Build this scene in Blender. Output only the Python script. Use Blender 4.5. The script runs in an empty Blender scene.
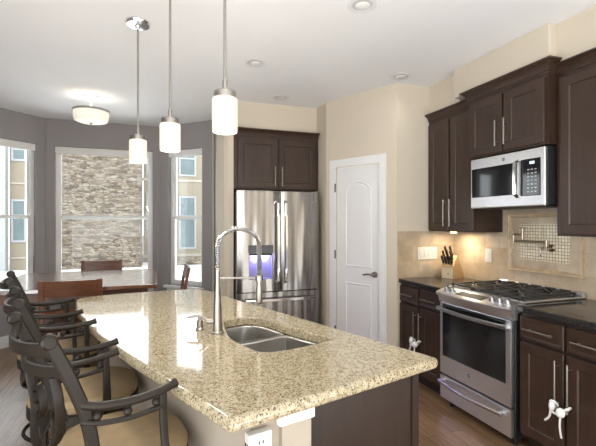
import bpy, bmesh, math, random
from mathutils import Vector, Matrix
random.seed(7)
S = bpy.context.scene
COL = S.collection
PI = math.pi
rad = math.radians

# ------------------------------------------------------------------ camera, sky, exposure
cam_d = bpy.data.cameras.new('camera')
cam_d.sensor_width = 36.0
cam_d.lens = 404.0 / 596.0 * 36.0
cam_d.clip_start = 0.05
cam_d.clip_end = 200
cam = bpy.data.objects.new('camera', cam_d)
COL.objects.link(cam)
cam.location = (0, 0, 1.43)
cam.rotation_euler = (rad(90), 0, rad(-19.5))
S.camera = cam

SKY = 2.9
SKY_FRONT = 2.6
w = bpy.data.worlds.new('overcast_sky')
S.world = w
w.use_nodes = True
bg = w.node_tree.nodes['Background']
bg.inputs[0].default_value = (0.93, 0.965, 1.0, 1)
# overcast sky, brightest high up on the side the bay window looks at
nt = w.node_tree
tc = nt.nodes.new('ShaderNodeTexCoord')
dp = nt.nodes.new('ShaderNodeVectorMath'); dp.operation = 'DOT_PRODUCT'
gd = Vector((-0.30, 0.82, 0.48)).normalized()
dp.inputs[1].default_value = gd
nt.links.new(tc.outputs['Generated'], dp.inputs[0])
mr = nt.nodes.new('ShaderNodeMapRange'); mr.interpolation_type = 'SMOOTHSTEP'
mr.inputs['From Min'].default_value = 0.55; mr.inputs['From Max'].default_value = 0.95
mr.inputs['To Min'].default_value = SKY; mr.inputs['To Max'].default_value = SKY_FRONT
nt.links.new(dp.outputs['Value'], mr.inputs['Value'])
nt.links.new(mr.outputs['Result'], bg.inputs[1])

S.view_settings.view_transform = 'Standard'
S.view_settings.look = 'None'
S.view_settings.gamma = 1.0
S.view_settings.use_curve_mapping = False
S.view_settings.exposure = 1.17

# ------------------------------------------------------------------ materials
def srgb(r, g, b):
    def f(c):
        c /= 255.0
        return c / 12.92 if c <= 0.04045 else ((c + 0.055) / 1.055) ** 2.4
    return (f(r), f(g), f(b), 1.0)

class NT:
    def __init__(self, name):
        self.m = bpy.data.materials.new(name)
        self.m.use_nodes = True
        self.t = self.m.node_tree
        self.p = self.t.nodes['Principled BSDF']
    def n(self, typ, **kw):
        nd = self.t.nodes.new(typ)
        for k, v in kw.items():
            if isinstance(k, str) and hasattr(nd, k):
                setattr(nd, k, v)
        return nd
    def l(self, a, b):
        self.t.links.new(a, b)
    def coords(self, scale=(1, 1, 1), rot=(0, 0, 0), loc=(0, 0, 0), world=False):
        mp = self.n('ShaderNodeMapping')
        mp.inputs['Scale'].default_value = scale
        mp.inputs['Rotation'].default_value = rot
        mp.inputs['Location'].default_value = loc
        if world:
            g = self.n('ShaderNodeNewGeometry')
            self.l(g.outputs['Position'], mp.inputs['Vector'])
        else:
            tc = self.n('ShaderNodeTexCoord')
            self.l(tc.outputs['Object'], mp.inputs['Vector'])
        return mp.outputs['Vector']
    def ramp(self, fac, stops, interp='LINEAR'):
        r = self.n('ShaderNodeValToRGB')
        r.color_ramp.interpolation = interp
        el = r.color_ramp.elements
        el[0].position, el[0].color = stops[0]
        el[1].position, el[1].color = stops[1]
        for p, c in stops[2:]:
            e = el.new(p)
            e.color = c
        self.l(fac, r.inputs['Fac'])
        return r.outputs['Color']
    def mix(self, fac, a, b, blend='MIX'):
        m = self.n('ShaderNodeMix', data_type='RGBA', blend_type=blend)
        for sock, v in ((m.inputs[0], fac), (m.inputs[6], a), (m.inputs[7], b)):
            if hasattr(v, 'is_linked') or hasattr(v, 'links'):
                self.l(v, sock)
            else:
                sock.default_value = v
        return m.outputs[2]
    def noise(self, vec, scale, detail=3, rough=0.5):
        n = self.n('ShaderNodeTexNoise')
        n.inputs['Scale'].default_value = scale
        n.inputs['Detail'].default_value = detail
        n.inputs['Roughness'].default_value = rough
        self.l(vec, n.inputs['Vector'])
        return n.outputs['Fac']
    def bump(self, h, strength=0.2, dist=0.01):
        b = self.n('ShaderNodeBump')
        b.inputs['Strength'].default_value = strength
        b.inputs['Distance'].default_value = dist
        self.l(h, b.inputs['Height'])
        self.l(b.outputs['Normal'], self.p.inputs['Normal'])

def plain(name, col, rough=0.5, metal=0.0, spec=None, var=0.0, vscale=8, emit=None, coat=0.0):
    t = NT(name)
    if len(col) == 3:
        col = (*col, 1)
    t.p.inputs['Base Color'].default_value = col
    t.p.inputs['Roughness'].default_value = rough
    t.p.inputs['Metallic'].default_value = metal
    if spec is not None:
        t.p.inputs['Specular IOR Level'].default_value = spec
    if coat:
        t.p.inputs['Coat Weight'].default_value = coat
        t.p.inputs['Coat Roughness'].default_value = 0.1
    if var > 0:
        f = t.noise(t.coords(), vscale, 4)
        lo = tuple(c * (1 - var) for c in col[:3]) + (1,)
        hi = tuple(min(1, c * (1 + var)) for c in col[:3]) + (1,)
        t.l(t.ramp(f, [(0.3, lo), (0.7, hi)]), t.p.inputs['Base Color'])
    if emit:
        t.p.inputs['Emission Color'].default_value = (*emit[0], 1)
        t.p.inputs['Emission Strength'].default_value = emit[1]
    return t.m

M = {}
M['ceiling'] = plain('ceiling_paint', (0.87, 0.87, 0.87), 0.9, var=0.015, vscale=2)
M['beige'] = plain('beige_paint', (0.63, 0.56, 0.455), 0.85, var=0.02, vscale=2)
M['gray_wall'] = plain('gray_paint', (0.295, 0.272, 0.272), 0.8, var=0.03, vscale=2)
M['white'] = plain('white_paint', (0.78, 0.78, 0.78), 0.45, var=0.01)
M['beige_shaded'] = plain('beige_paint_shaded', (0.40, 0.35, 0.285), 0.85, var=0.02, vscale=2)  # the wall beige darkened; shade on the island is put into the colour
M['vinyl'] = plain('white_vinyl', (0.80, 0.80, 0.79), 0.35, var=0.01)
M['shade'] = plain('white_shade_fabric', (0.74, 0.73, 0.70), 0.8, var=0.03, vscale=30)
M['plastic'] = plain('white_plastic', (0.66, 0.65, 0.625), 0.4, var=0.01)
M['dark'] = plain('black_plastic', (0.012, 0.012, 0.013), 0.5, var=0.1)
M['slot'] = plain('outlet_slot_dark', (0.03, 0.028, 0.026), 0.6, var=0.05)
M['black_glass'] = plain('black_oven_glass', (0.010, 0.010, 0.011), 0.06, var=0.05)
M['cast_iron'] = plain('cast_iron', (0.028, 0.028, 0.029), 0.38, var=0.2, vscale=60)
M['chrome'] = plain('polished_chrome', (0.80, 0.80, 0.80), 0.12, 1.0, var=0.02)
M['nickel'] = plain('brushed_nickel', (0.40, 0.375, 0.34), 0.28, 1.0, var=0.05, vscale=40)
M['bronze_nickel'] = plain('satin_nickel_pot_filler', (0.36, 0.30, 0.23), 0.3, 1.0, var=0.05, vscale=40)
M['seat'] = plain('tan_suede', (0.31, 0.225, 0.125), 0.85, var=0.12, vscale=14)
M['stool_metal'] = plain('dark_bronze_metal', (0.016, 0.0115, 0.0075), 0.42, 0.0, 0.35, var=0.15, vscale=30)
M['cord'] = plain('white_cord', (0.80, 0.79, 0.76), 0.6, var=0.05)
M['emblem'] = plain('grey_emblem', (0.10, 0.10, 0.11), 0.35, 0.5, var=0.05)
M['emblem_light'] = plain('light_emblem', (0.6, 0.6, 0.62), 0.3, 0.8, var=0.03)
M['knife_block'] = plain('light_maple', (0.50, 0.33, 0.165), 0.5, var=0.08, vscale=12)
M['knife_face'] = plain('pale_maple', (0.66, 0.55, 0.38), 0.5, var=0.06, vscale=12)
M['steel_plain'] = plain('plain_steel', (0.55, 0.55, 0.56), 0.3, 1.0, var=0.04, vscale=20)
M['concrete'] = plain('pale_concrete', (0.40, 0.40, 0.39), 0.9, var=0.08, vscale=1.5)
M['stucco'] = plain('beige_stucco', (0.19, 0.158, 0.117), 0.9, var=0.04, vscale=1.0)
M['stucco_light'] = plain('cream_stucco', (0.27, 0.24, 0.20), 0.9, var=0.04, vscale=1.0)
M['stucco_gray'] = plain('grey_stucco', (0.085, 0.085, 0.082), 0.9, var=0.04, vscale=1.0)
M['trim_out'] = plain('outdoor_white_trim', (0.24, 0.24, 0.235), 0.6, var=0.02)
M['win_out'] = plain('outdoor_window_glass', (0.10, 0.125, 0.13), 0.3, 0.0, 0.2, var=0.2, vscale=0.6)
M['lit_glass'] = plain('glowing_frosted_glass', (0.55, 0.52, 0.45), 0.4, emit=((1.0, 0.87, 0.62), 0.24))
M['lit_glass2'] = plain('glowing_opal_shade', (0.80, 0.76, 0.68), 0.4, emit=((1.0, 0.9, 0.72), 0.22))
M['blue_led'] = plain('blue_led_strip', (0.2, 0.2, 0.8), 0.4, emit=((0.25, 0.22, 1.0), 9.0))
M['display'] = plain('green_white_display', (0.05, 0.06, 0.06), 0.2, emit=((0.7, 0.9, 1.0), 0.7))
M['dispenser'] = plain('grey_dispenser_plastic', (0.25, 0.25, 0.28), 0.4, var=0.03)
M['bulb'] = plain('bulb_grey_glass', (0.6, 0.6, 0.6), 0.3, var=0.02)
M['underlight'] = plain('warm_puck_lens', (0.9, 0.8, 0.6), 0.4, emit=((1.0, 0.78, 0.5), 2.0))

def steel(name, base, rough, bump=0.0):
    t = NT(name)
    t.p.inputs['Metallic'].default_value = 1.0
    v = t.coords((6, 6, 120))
    f = t.noise(v, 4, 3)
    lo = tuple(c * 0.93 for c in base) + (1,)
    hi = tuple(min(1, c * 1.06) for c in base) + (1,)
    t.l(t.ramp(f, [(0.3, lo), (0.7, hi)]), t.p.inputs['Base Color'])
    t.p.inputs['Roughness'].default_value = rough
    if bump:
        wv = t.coords((5.5, 5.5, 0.55))
        h = t.noise(wv, 1.6, 1)
        t.bump(h, bump, 0.06)
    return t.m
M['steel'] = steel('brushed_stainless', (0.76, 0.755, 0.77), 0.36)
M['steel_fridge'] = steel('wavy_stainless', (0.36, 0.345, 0.33), 0.24, 0.32)
M['sink_steel'] = steel('sink_stainless', (0.55, 0.54, 0.52), 0.30)

def wood(name, a, b, rough, scale=(1, 1, 1), coat=0.0, sc=5.0):
    t = NT(name)
    v = t.coords(scale)
    f = t.noise(v, sc, 6, 0.6)
    f2 = t.noise(t.coords((1, 1, 0.6)), 3.5, 2)
    c1 = t.ramp(f, [(0.25, (*a, 1)), (0.75, (*b, 1))])
    c2 = t.ramp(f2, [(0.3, (0.82, 0.82, 0.82, 1)), (0.7, (1.15, 1.12, 1.1, 1))])
    t.l(t.mix(1.0, c1, c2, 'MULTIPLY'), t.p.inputs['Base Color'])
    t.p.inputs['Roughness'].default_value = rough
    if coat:
        t.p.inputs['Coat Weight'].default_value = coat
        t.p.inputs['Coat Roughness'].default_value = 0.12
        t.p.inputs['Coat IOR'].default_value = 2.0
    return t.m
M['cab'] = wood('espresso_wood', (0.031, 0.0165, 0.0105), (0.052, 0.029, 0.019), 0.34, (9, 9, 0.8))
M['cab_dark'] = wood('espresso_wood_reveal', (0.016, 0.009, 0.006), (0.024, 0.014, 0.010), 0.45, (9, 9, 0.8))
M['panel'] = wood('espresso_wood_shaded', (0.020, 0.0105, 0.007), (0.032, 0.018, 0.012), 0.38, (9, 9, 0.8))  # cabinet espresso made darker, with the end panel's shade in the colour
M['table'] = wood('table_walnut', (0.10, 0.040, 0.020), (0.19, 0.080, 0.040), 0.22, (1.2, 10, 10), coat=1.0)
M['chair_wood'] = wood('chair_walnut', (0.085, 0.032, 0.016), (0.18, 0.072, 0.034), 0.35, (1.2, 10, 10))

def floor_mat():
    t = NT('oak_plank_floor')
    v = t.coords((1, 1, 1), (0, 0, rad(90)), world=True)
    br = t.n('ShaderNodeTexBrick')
    br.offset = 0.37
    br.inputs['Scale'].default_value = 1.0
    br.inputs['Brick Width'].default_value = 0.95
    br.inputs['Row Height'].default_value = 0.095
    br.inputs['Mortar Size'].default_value = 0.0018
    br.inputs['Color1'].default_value = (0.20, 0.120, 0.066, 1)
    br.inputs['Color2'].default_value = (0.30, 0.185, 0.105, 1)
    br.inputs['Mortar'].default_value = (0.06, 0.03, 0.018, 1)
    t.l(v, br.inputs['Vector'])
    g = t.noise(t.coords((14, 1.1, 1), world=True), 3.5, 6, 0.65)
    gc = t.ramp(g, [(0.30, (0.55, 0.5, 0.47, 1)), (0.68, (1.3, 1.28, 1.25, 1))])
    t.l(t.mix(1.0, br.outputs['Color'], gc, 'MULTIPLY'), t.p.inputs['Base Color'])
    t.p.inputs['Roughness'].default_value = 0.33
    t.bump(br.outputs['Fac'], -0.15, 0.004)
    return t.m
M['floor'] = floor_mat()

def granite():
    t = NT('cream_granite')
    v = t.coords(world=True)
    a = t.noise(v, 62, 6, 0.78)
    base = t.ramp(a, [(0.32, (0.17, 0.12, 0.058, 1)), (0.44, (0.385, 0.315, 0.19, 1)), (0.58, (0.55, 0.485, 0.345, 1)), (0.74, (0.38, 0.305, 0.18, 1))])
    b = t.noise(v, 150, 3, 0.65)
    sp = t.ramp(b, [(0.39, (1, 1, 1, 1)), (0.45, (0, 0, 0, 1))])
    c1 = t.mix(sp, base, (0.075, 0.06, 0.048, 1))
    d = t.noise(v, 85, 4, 0.7)
    sp2 = t.ramp(d, [(0.60, (0, 0, 0, 1)), (0.68, (0.8, 0.8, 0.8, 1))])
    c2 = t.mix(sp2, c1, (0.25, 0.19, 0.11, 1))
    e = t.noise(v, 7, 5, 0.7)
    sp3 = t.ramp(e, [(0.62, (0, 0, 0, 1)), (0.74, (0.55, 0.55, 0.55, 1))])
    c3 = t.mix(sp3, c2, (0.30, 0.22, 0.13, 1))
    t.l(c3, t.p.inputs['Base Color'])
    t.p.inputs['Roughness'].default_value = 0.06
    t.p.inputs['Specular IOR Level'].default_value = 0.8
    return t.m
M['granite'] = granite()

def black_granite():
    t = NT('black_granite')
    v = t.coords(world=True)
    b = t.noise(v, 220, 2)
    t.l(t.ramp(b, [(0.45, (0.014, 0.013, 0.013, 1)), (0.72, (0.06, 0.055, 0.05, 1))]), t.p.inputs['Base Color'])
    t.p.inputs['Roughness'].default_value = 0.09
    return t.m
M['black_granite'] = black_granite()

def tile(name, axis, bw, bh, c1, c2, mortar, msize, rough=0.35, off=0.5, var=True, origin=(0, 0)):
    t = NT(name)
    g = t.n('ShaderNodeNewGeometry')
    sx = t.n('ShaderNodeSeparateXYZ')
    t.l(g.outputs['Position'], sx.inputs[0])
    cx = t.n('ShaderNodeCombineXYZ')
    t.l(sx.outputs[axis], cx.inputs[0])
    t.l(sx.outputs[2], cx.inputs[1])
    mp = t.n('ShaderNodeMapping')
    mp.inputs['Location'].default_value = (-origin[0], -origin[1], 0)
    t.l(cx.outputs[0], mp.inputs[0])
    br = t.n('ShaderNodeTexBrick')
    br.offset = off
    br.inputs['Scale'].default_value = 1.0
    br.inputs['Brick Width'].default_value = bw
    br.inputs['Row Height'].default_value = bh
    br.inputs['Mortar Size'].default_value = msize
    br.inputs['Color1'].default_value = (*c1, 1)
    br.inputs['Color2'].default_value = (*c2, 1)
    br.inputs['Mortar'].default_value = (*mortar, 1)
    t.l(mp.outputs[0], br.inputs['Vector'])
    col = br.outputs['Color']
    if var:
        f = t.noise(t.coords(world=True), 9, 6, 0.65)
        vc = t.ramp(f, [(0.3, (0.84, 0.81, 0.77, 1)), (0.68, (1.12, 1.12, 1.12, 1))])
        col = t.mix(1.0, col, vc, 'MULTIPLY')
    t.l(col, t.p.inputs['Base Color'])
    t.p.inputs['Roughness'].default_value = rough
    t.bump(br.outputs['Fac'], -0.3, 0.002)
    return t.m
M['trav_side'] = tile('travertine_tile_side', 1, 0.152, 0.152, (0.44, 0.35, 0.245), (0.55, 0.46, 0.345), (0.47, 0.39, 0.29), 0.002, origin=(0.02, 0.914))
M['trav_back'] = tile('travertine_tile_back', 0, 0.152, 0.152, (0.42, 0.335, 0.235), (0.54, 0.45, 0.335), (0.47, 0.39, 0.29), 0.002, origin=(0.02, 0.914))
M['mosaic'] = tile('cream_mosaic', 1, 0.0235, 0.0235, (0.66, 0.58, 0.42), (0.82, 0.76, 0.60), (0.36, 0.27, 0.15), 0.0026, 0.2, 0.0, False)
M['trav_frame'] = plain('travertine_moulding', (0.52, 0.40, 0.26), 0.45, var=0.16, vscale=22)

def stone_mat():
    t = NT('ledge_stone')
    g = t.coords((1.0, 1.0, 3.0), world=True)
    vo = t.n('ShaderNodeTexVoronoi', feature='F1')
    vo.inputs['Scale'].default_value = 3.1
    nz = t.n('ShaderNodeTexNoise')
    nz.inputs['Scale'].default_value = 2.0
    t.l(g, nz.inputs['Vector'])
    add = t.n('ShaderNodeVectorMath', operation='MULTIPLY_ADD')
    add.inputs[1].default_value = (0.2, 0.2, 0.2)
    t.l(nz.outputs['Color'], add.inputs[0])
    t.l(g, add.inputs[2])
    t.l(add.outputs[0], vo.inputs['Vector'])
    sep = t.n('ShaderNodeSeparateColor')
    t.l(vo.outputs['Color'], sep.inputs[0])
    col = t.ramp(sep.outputs[0], [(0.0, (0.07, 0.05, 0.035, 1)), (0.25, (0.125, 0.096, 0.068, 1)), (0.5, (0.15, 0.115, 0.083, 1)), (0.75, (0.20, 0.165, 0.127, 1)), (1.0, (0.14, 0.12, 0.10, 1))])
    v2 = t.n('ShaderNodeTexVoronoi', feature='DISTANCE_TO_EDGE')
    v2.inputs['Scale'].default_value = 3.1
    t.l(add.outputs[0], v2.inputs['Vector'])
    gap = t.ramp(v2.outputs['Distance'], [(0.0, (0.25, 0.25, 0.25, 1)), (0.09, (1, 1, 1, 1))])
    fine = t.noise(t.coords((1, 1, 2), world=True), 9, 5, 0.7)
    fc = t.ramp(fine, [(0.3, (0.72, 0.72, 0.72, 1)), (0.7, (1.2, 1.2, 1.2, 1))])
    c = t.mix(1.0, t.mix(1.0, col, gap, 'MULTIPLY'), fc, 'MULTIPLY')
    t.l(c, t.p.inputs['Base Color'])
    t.p.inputs['Roughness'].default_value = 0.9
    t.bump(v2.outputs['Distance'], 0.6, 0.12)
    return t.m
M['stone'] = stone_mat()

def glass_mat():
    m = bpy.data.materials.new('window_glass')
    m.use_nodes = True
    t = m.node_tree
    t.nodes.clear()
    o = t.nodes.new('ShaderNodeOutputMaterial')
    tr = t.nodes.new('ShaderNodeBsdfTransparent')
    tr.inputs[0].default_value = (0.92, 0.94, 0.94, 1)
    gl = t.nodes.new('ShaderNodeBsdfGlossy')
    gl.inputs['Roughness'].default_value = 0.02
    fr = t.nodes.new('ShaderNodeFresnel')
    fr.inputs['IOR'].default_value = 1.25
    mx = t.nodes.new('ShaderNodeMixShader')
    t.links.new(fr.outputs[0], mx.inputs[0])
    t.links.new(tr.outputs[0], mx.inputs[1])
    t.links.new(gl.outputs[0], mx.inputs[2])
    t.links.new(mx.outputs[0], o.inputs[0])
    return m
M['glass'] = glass_mat()

# ------------------------------------------------------------------ mesh helpers
class MB:
    def __init__(self):
        self.bm = bmesh.new()
    def _face(self, vs):
        try:
            return self.bm.faces.new(vs)
        except ValueError:
            return None
    def box(self, a, b, bev=0.0, seg=2):
        (x0, y0, z0), (x1, y1, z1) = a, b
        x0, x1 = min(x0, x1), max(x0, x1)
        y0, y1 = min(y0, y1), max(y0, y1)
        z0, z1 = min(z0, z1), max(z0, z1)
        v = [self.bm.verts.new(p) for p in ((x0, y0, z0), (x1, y0, z0), (x1, y1, z0), (x0, y1, z0), (x0, y0, z1), (x1, y0, z1), (x1, y1, z1), (x0, y1, z1))]
        fs = [self._face([v[i] for i in q]) for q in ((3, 2, 1, 0), (4, 5, 6, 7), (0, 1, 5, 4), (1, 2, 6, 5), (2, 3, 7, 6), (3, 0, 4, 7))]
        if bev > 0:
            es = list({e for f in fs for e in f.edges})
            bmesh.ops.bevel(self.bm, geom=es, offset=bev, segments=seg, profile=0.5, affect='EDGES')
        return self
    def prism(self, pts, z0, z1, bev=0.0, seg=2):
        """polygon in x,y extruded from z0 to z1"""
        n = len(pts)
        lo = [self.bm.verts.new((p[0], p[1], z0)) for p in pts]
        hi = [self.bm.verts.new((p[0], p[1], z1)) for p in pts]
        fs = [self._face(lo[::-1]), self._face(hi)]
        for i in range(n):
            j = (i + 1) % n
            fs.append(self._face([lo[i], lo[j], hi[j], hi[i]]))
        if bev > 0:
            es = list({e for f in fs if f for e in f.edges})
            bmesh.ops.bevel(self.bm, geom=es, offset=bev, segments=seg, profile=0.5, affect='EDGES')
        return self
    def xprism(self, prof, x0, x1):
        """profile in (y,z) extruded along x"""
        n = len(prof)
        a = [self.bm.verts.new((x0, p[0], p[1])) for p in prof]
        b = [self.bm.verts.new((x1, p[0], p[1])) for p in prof]
        self._face(a); self._face(b[::-1])
        for i in range(n):
            j = (i + 1) % n
            self._face([a[j], a[i], b[i], b[j]])
        return self
    def yprism(self, prof, y0, y1):
        """profile in (x,z) extruded along y"""
        n = len(prof)
        a = [self.bm.verts.new((p[0], y0, p[1])) for p in prof]
        b = [self.bm.verts.new((p[0], y1, p[1])) for p in prof]
        self._face(a); self._face(b[::-1])
        for i in range(n):
            j = (i + 1) % n
            self._face([a[j], a[i], b[i], b[j]])
        return self
    def tube(self, pts, r, n=10, closed=False, cap=True):
        pts = [Vector(p) for p in pts]
        N = len(pts)
        rs = r if isinstance(r, (list, tuple)) else [r] * N
        rings = []
        t0 = None
        up = None
        for i in range(N):
            if closed:
                t = (pts[(i + 1) % N] - pts[i - 1]).normalized()
            else:
                t = (pts[min(i + 1, N - 1)] - pts[max(i - 1, 0)]).normalized()
            if up is None:
                up = Vector((0, 0, 1)) if abs(t.z) < 0.9 else Vector((1, 0, 0))
                up = (up - t * up.dot(t)).normalized()
            else:
                up = (up - t * up.dot(t))
                up = up.normalized() if up.length > 1e-6 else t.orthogonal().normalized()
            s = t.cross(up)
            rings.append([self.bm.verts.new(pts[i] + (up * math.cos(2 * PI * k / n) + s * math.sin(2 * PI * k / n)) * rs[i]) for k in range(n)])
        m = N if closed else N - 1
        for i in range(m):
            A, B = rings[i], rings[(i + 1) % N]
            for k in range(n):
                self._face([A[k], A[(k + 1) % n], B[(k + 1) % n], B[k]])
        if cap and not closed:
            self._face(rings[0][::-1]); self._face(rings[-1])
        return self
    def cyl(self, p0, p1, r0, r1=None, n=20):
        return self.tube([p0, p1], [r0, r0 if r1 is None else r1], n)
    def sweep(self, pts, wd, ht, side):
        """rectangular section swept along pts; `side` is the fixed width direction (or list)"""
        pts = [Vector(p) for p in pts]
        N = len(pts)
        rings = []
        for i in range(N):
            t = (pts[min(i + 1, N - 1)] - pts[max(i - 1, 0)]).normalized()
            sd = Vector(side[i] if isinstance(side, list) else side)
            sd = (sd - t * sd.dot(t)).normalized()
            nn = t.cross(sd)
            ww = wd[i] if isinstance(wd, list) else wd
            c = 0.3
            ring = []
            for (a, b) in ((-1, -1 + c), (-1 + c, -1), (1 - c, -1), (1, -1 + c), (1, 1 - c), (1 - c, 1), (-1 + c, 1), (-1, 1 - c)):
                ring.append(self.bm.verts.new(pts[i] + sd * a * ww / 2 + nn * b * ht / 2))
            rings.append(ring)
        for i in range(N - 1):
            for k in range(8):
                self._face([rings[i][k], rings[i][(k + 1) % 8], rings[i + 1][(k + 1) % 8], rings[i + 1][k]])
        self._face(rings[0][::-1]); self._face(rings[-1])
        return self
    def lathe(self, prof, c=(0, 0, 0), n=32, axis='z'):
        """profile of (r, h), revolved about an axis through c"""
        def P(r, h, a):
            x, y = r * math.cos(a), r * math.sin(a)
            if axis == 'z': q = (x, y, h)
            elif axis == 'y': q = (x, h, y)
            else: q = (h, x, y)
            return (c[0] + q[0], c[1] + q[1], c[2] + q[2])
        rings = []
        for r, h in prof:
            if r < 1e-6:
                rings.append([self.bm.verts.new(P(0, h, 0))])
            else:
                rings.append([self.bm.verts.new(P(r, h, 2 * PI * k / n)) for k in range(n)])
        for A, B in zip(rings[:-1], rings[1:]):
            for k in range(n):
                k2 = (k + 1) % n
                if len(A) == 1 and len(B) == 1: continue
                if len(A) == 1: self._face([A[0], B[k2], B[k]])
                elif len(B) == 1: self._face([A[k], A[k2], B[0]])
                else: self._face([A[k], A[k2], B[k2], B[k]])
        return self
    def sphere(self, c, r, n=16, m=10, sz=1.0):
        prof = [(r * math.sin(PI * i / m), -r * math.cos(PI * i / m) * sz) for i in range(m + 1)]
        prof[0] = (0, prof[0][1]); prof[-1] = (0, prof[-1][1])
        return self.lathe(prof, c, n)
    def rings(self, loops, cap0=True, cap1=True):
        """loft between 3-D loops with equal vertex counts"""
        L = [[self.bm.verts.new(p) for p in lp] for lp in loops]
        n = len(L[0])
        for A, B in zip(L[:-1], L[1:]):
            for k in range(n):
                self._face([A[k], A[(k + 1) % n], B[(k + 1) % n], B[k]])
        if cap0: self._face(L[0][::-1])
        if cap1: self._face(L[-1])
        return self
    def panel_door(self, x0, z0, x1, z1, yf, th=0.02, ins=0.055, dep=0.008, raised=True):
        """cabinet door whose front lies at y=yf facing -y"""
        def rect(i, y):
            return [(x0 + i, y, z0 + i), (x1 - i, y, z0 + i), (x1 - i, y, z1 - i), (x0 + i, y, z1 - i)]
        loops = [rect(0, yf + th), rect(0, yf + 0.003), rect(0.003, yf), rect(ins, yf), rect(ins + 0.006, yf + 0.003), rect(ins + 0.010, yf + dep)]
        if raised:
            loops += [rect(ins + 0.016, yf + dep), rect(ins + 0.018, yf + dep - 0.0)]
        return self.rings(loops)
    def build(self, name, mat, parent=None, sharp=35, loc=None, rot=None):
        bmesh.ops.recalc_face_normals(self.bm, faces=self.bm.faces)
        me = bpy.data.meshes.new(name)
        lim = rad(sharp)
        for f in self.bm.faces: f.smooth = True
        for e in self.bm.edges:
            if len(e.link_faces) == 2:
                if e.calc_face_angle(0) > lim: e.smooth = False
            else:
                e.smooth = False
        self.bm.to_mesh(me)
        self.bm.free()
        me.materials.append(M[mat] if isinstance(mat, str) else mat)
        o = bpy.data.objects.new(name, me)
        COL.objects.link(o)
        wm = o.modifiers.new('weighted_normal', 'WEIGHTED_NORMAL')
        wm.weight = 100; wm.keep_sharp = True; wm.mode = 'FACE_AREA'
        if parent is not None: o.parent = parent
        if loc is not None: o.location = loc
        if rot is not None: o.rotation_euler = (0, 0, rot)
        return o

def thing(name, label, cat, loc=(0, 0, 0), rotz=0.0, group=None):
    o = bpy.data.objects.new(name, None)
    o.empty_display_size = 0.1
    COL.objects.link(o)
    o.location = loc
    o.rotation_euler = (0, 0, rotz)
    tag(o, label, cat, group)
    return o
def tag(o, label, cat, group=None):
    o['label'] = label
    o['category'] = cat
    if group: o['group'] = group
    return o
def struct(o):
    o['kind'] = 'structure'
    return o
def sempty(name, loc=(0, 0, 0), rotz=0.0):
    o = bpy.data.objects.new(name, None)
    COL.objects.link(o)
    o.location = loc
    o.rotation_euler = (0, 0, rotz)
    return struct(o)
def text_mesh(body, size, name, mat, parent, loc, rot, depth=0.001):
    cu = bpy.data.curves.new(name, 'FONT')
    cu.body = body
    cu.size = size
    cu.align_x = 'CENTER'; cu.align_y = 'CENTER'
    cu.extrude = depth
    tmp = bpy.data.objects.new(name, cu)
    COL.objects.link(tmp)
    dg = bpy.context.evaluated_depsgraph_get()
    me = bpy.data.meshes.new_from_object(tmp.evaluated_get(dg))
    bpy.data.objects.remove(tmp)
    me.materials.clear()
    me.materials.append(M[mat])
    o = bpy.data.objects.new(name, me)
    COL.objects.link(o)
    o.parent = parent
    o.location = loc
    o.rotation_euler = rot
    return o
def dup_tree(root):
    r = root.copy(); COL.objects.link(r)
    for ch in list(root.children):
        c = ch.copy(); COL.objects.link(c); c.parent = r
        for g in list(ch.children):
            d = g.copy(); COL.objects.link(d); d.parent = c
    return r
def smooth_curve(pts, k=8, closed=False):
    """Catmull-Rom through pts"""
    P = [Vector(p) for p in pts]
    n = len(P)
    out = []
    for i in range(n if closed else n - 1):
        if closed:
            a, b, c, d = P[i - 1], P[i], P[(i + 1) % n], P[(i + 2) % n]
        else:
            a, b, c, d = P[max(i - 1, 0)], P[i], P[i + 1], P[min(i + 2, n - 1)]
        for j in range(k):
            t = j / k
            out.append(0.5 * ((2 * b) + (c - a) * t + (2 * a - 5 * b + 4 * c - d) * t * t + (3 * b - a - 3 * c + d) * t ** 3))
    if not closed: out.append(P[-1])
    return out
def offset_loop(pts, d):
    """move a closed 2-D CCW loop inwards by d"""
    n = len(pts)
    out = []
    for i in range(n):
        p, q, r = Vector(pts[i - 1][:2]), Vector(pts[i][:2]), Vector(pts[(i + 1) % n][:2])
        e1 = (q - p).normalized(); e2 = (r - q).normalized()
        n1 = Vector((-e1.y, e1.x)); n2 = Vector((-e2.y, e2.x))
        m = n1 + n2
        m = m / max(0.5, m.dot(n1)) if m.length > 1e-6 else n1
        out.append((q.x + m.x * d, q.y + m.y * d))
    return out
def area2(p):
    return sum(p[i][0] * p[(i + 1) % len(p)][1] - p[(i + 1) % len(p)][0] * p[i][1] for i in range(len(p)))
def rot2(p, a):
    return (p[0] * math.cos(a) - p[1] * math.sin(a), p[0] * math.sin(a) + p[1] * math.cos(a))

# ------------------------------------------------------------------ room shell
CZ = 2.74
WR = 2.785           # right wall
BW = 3.25            # short back wall beside the pantry
P2 = (1.753, 4.036)  # pantry wall start
struct(MB().box((-2.1, -0.4, -0.06), (WR + 0.15, 6.1, 0.0)).build('floor', 'floor'))
struct(MB().box((-2.1, -2.6, CZ), (WR + 0.15, 6.1, CZ + 0.1)).build('ceiling', 'ceiling'))
struct(MB().box((WR, -2.6, 0), (WR + 0.12, BW + 0.12, CZ)).build('wall_right', 'beige'))
P1 = (2.13, BW)
struct(MB().box((P1[0], BW, 0), (WR, BW + 0.1, CZ)).build('wall_back', 'beige'))
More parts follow.
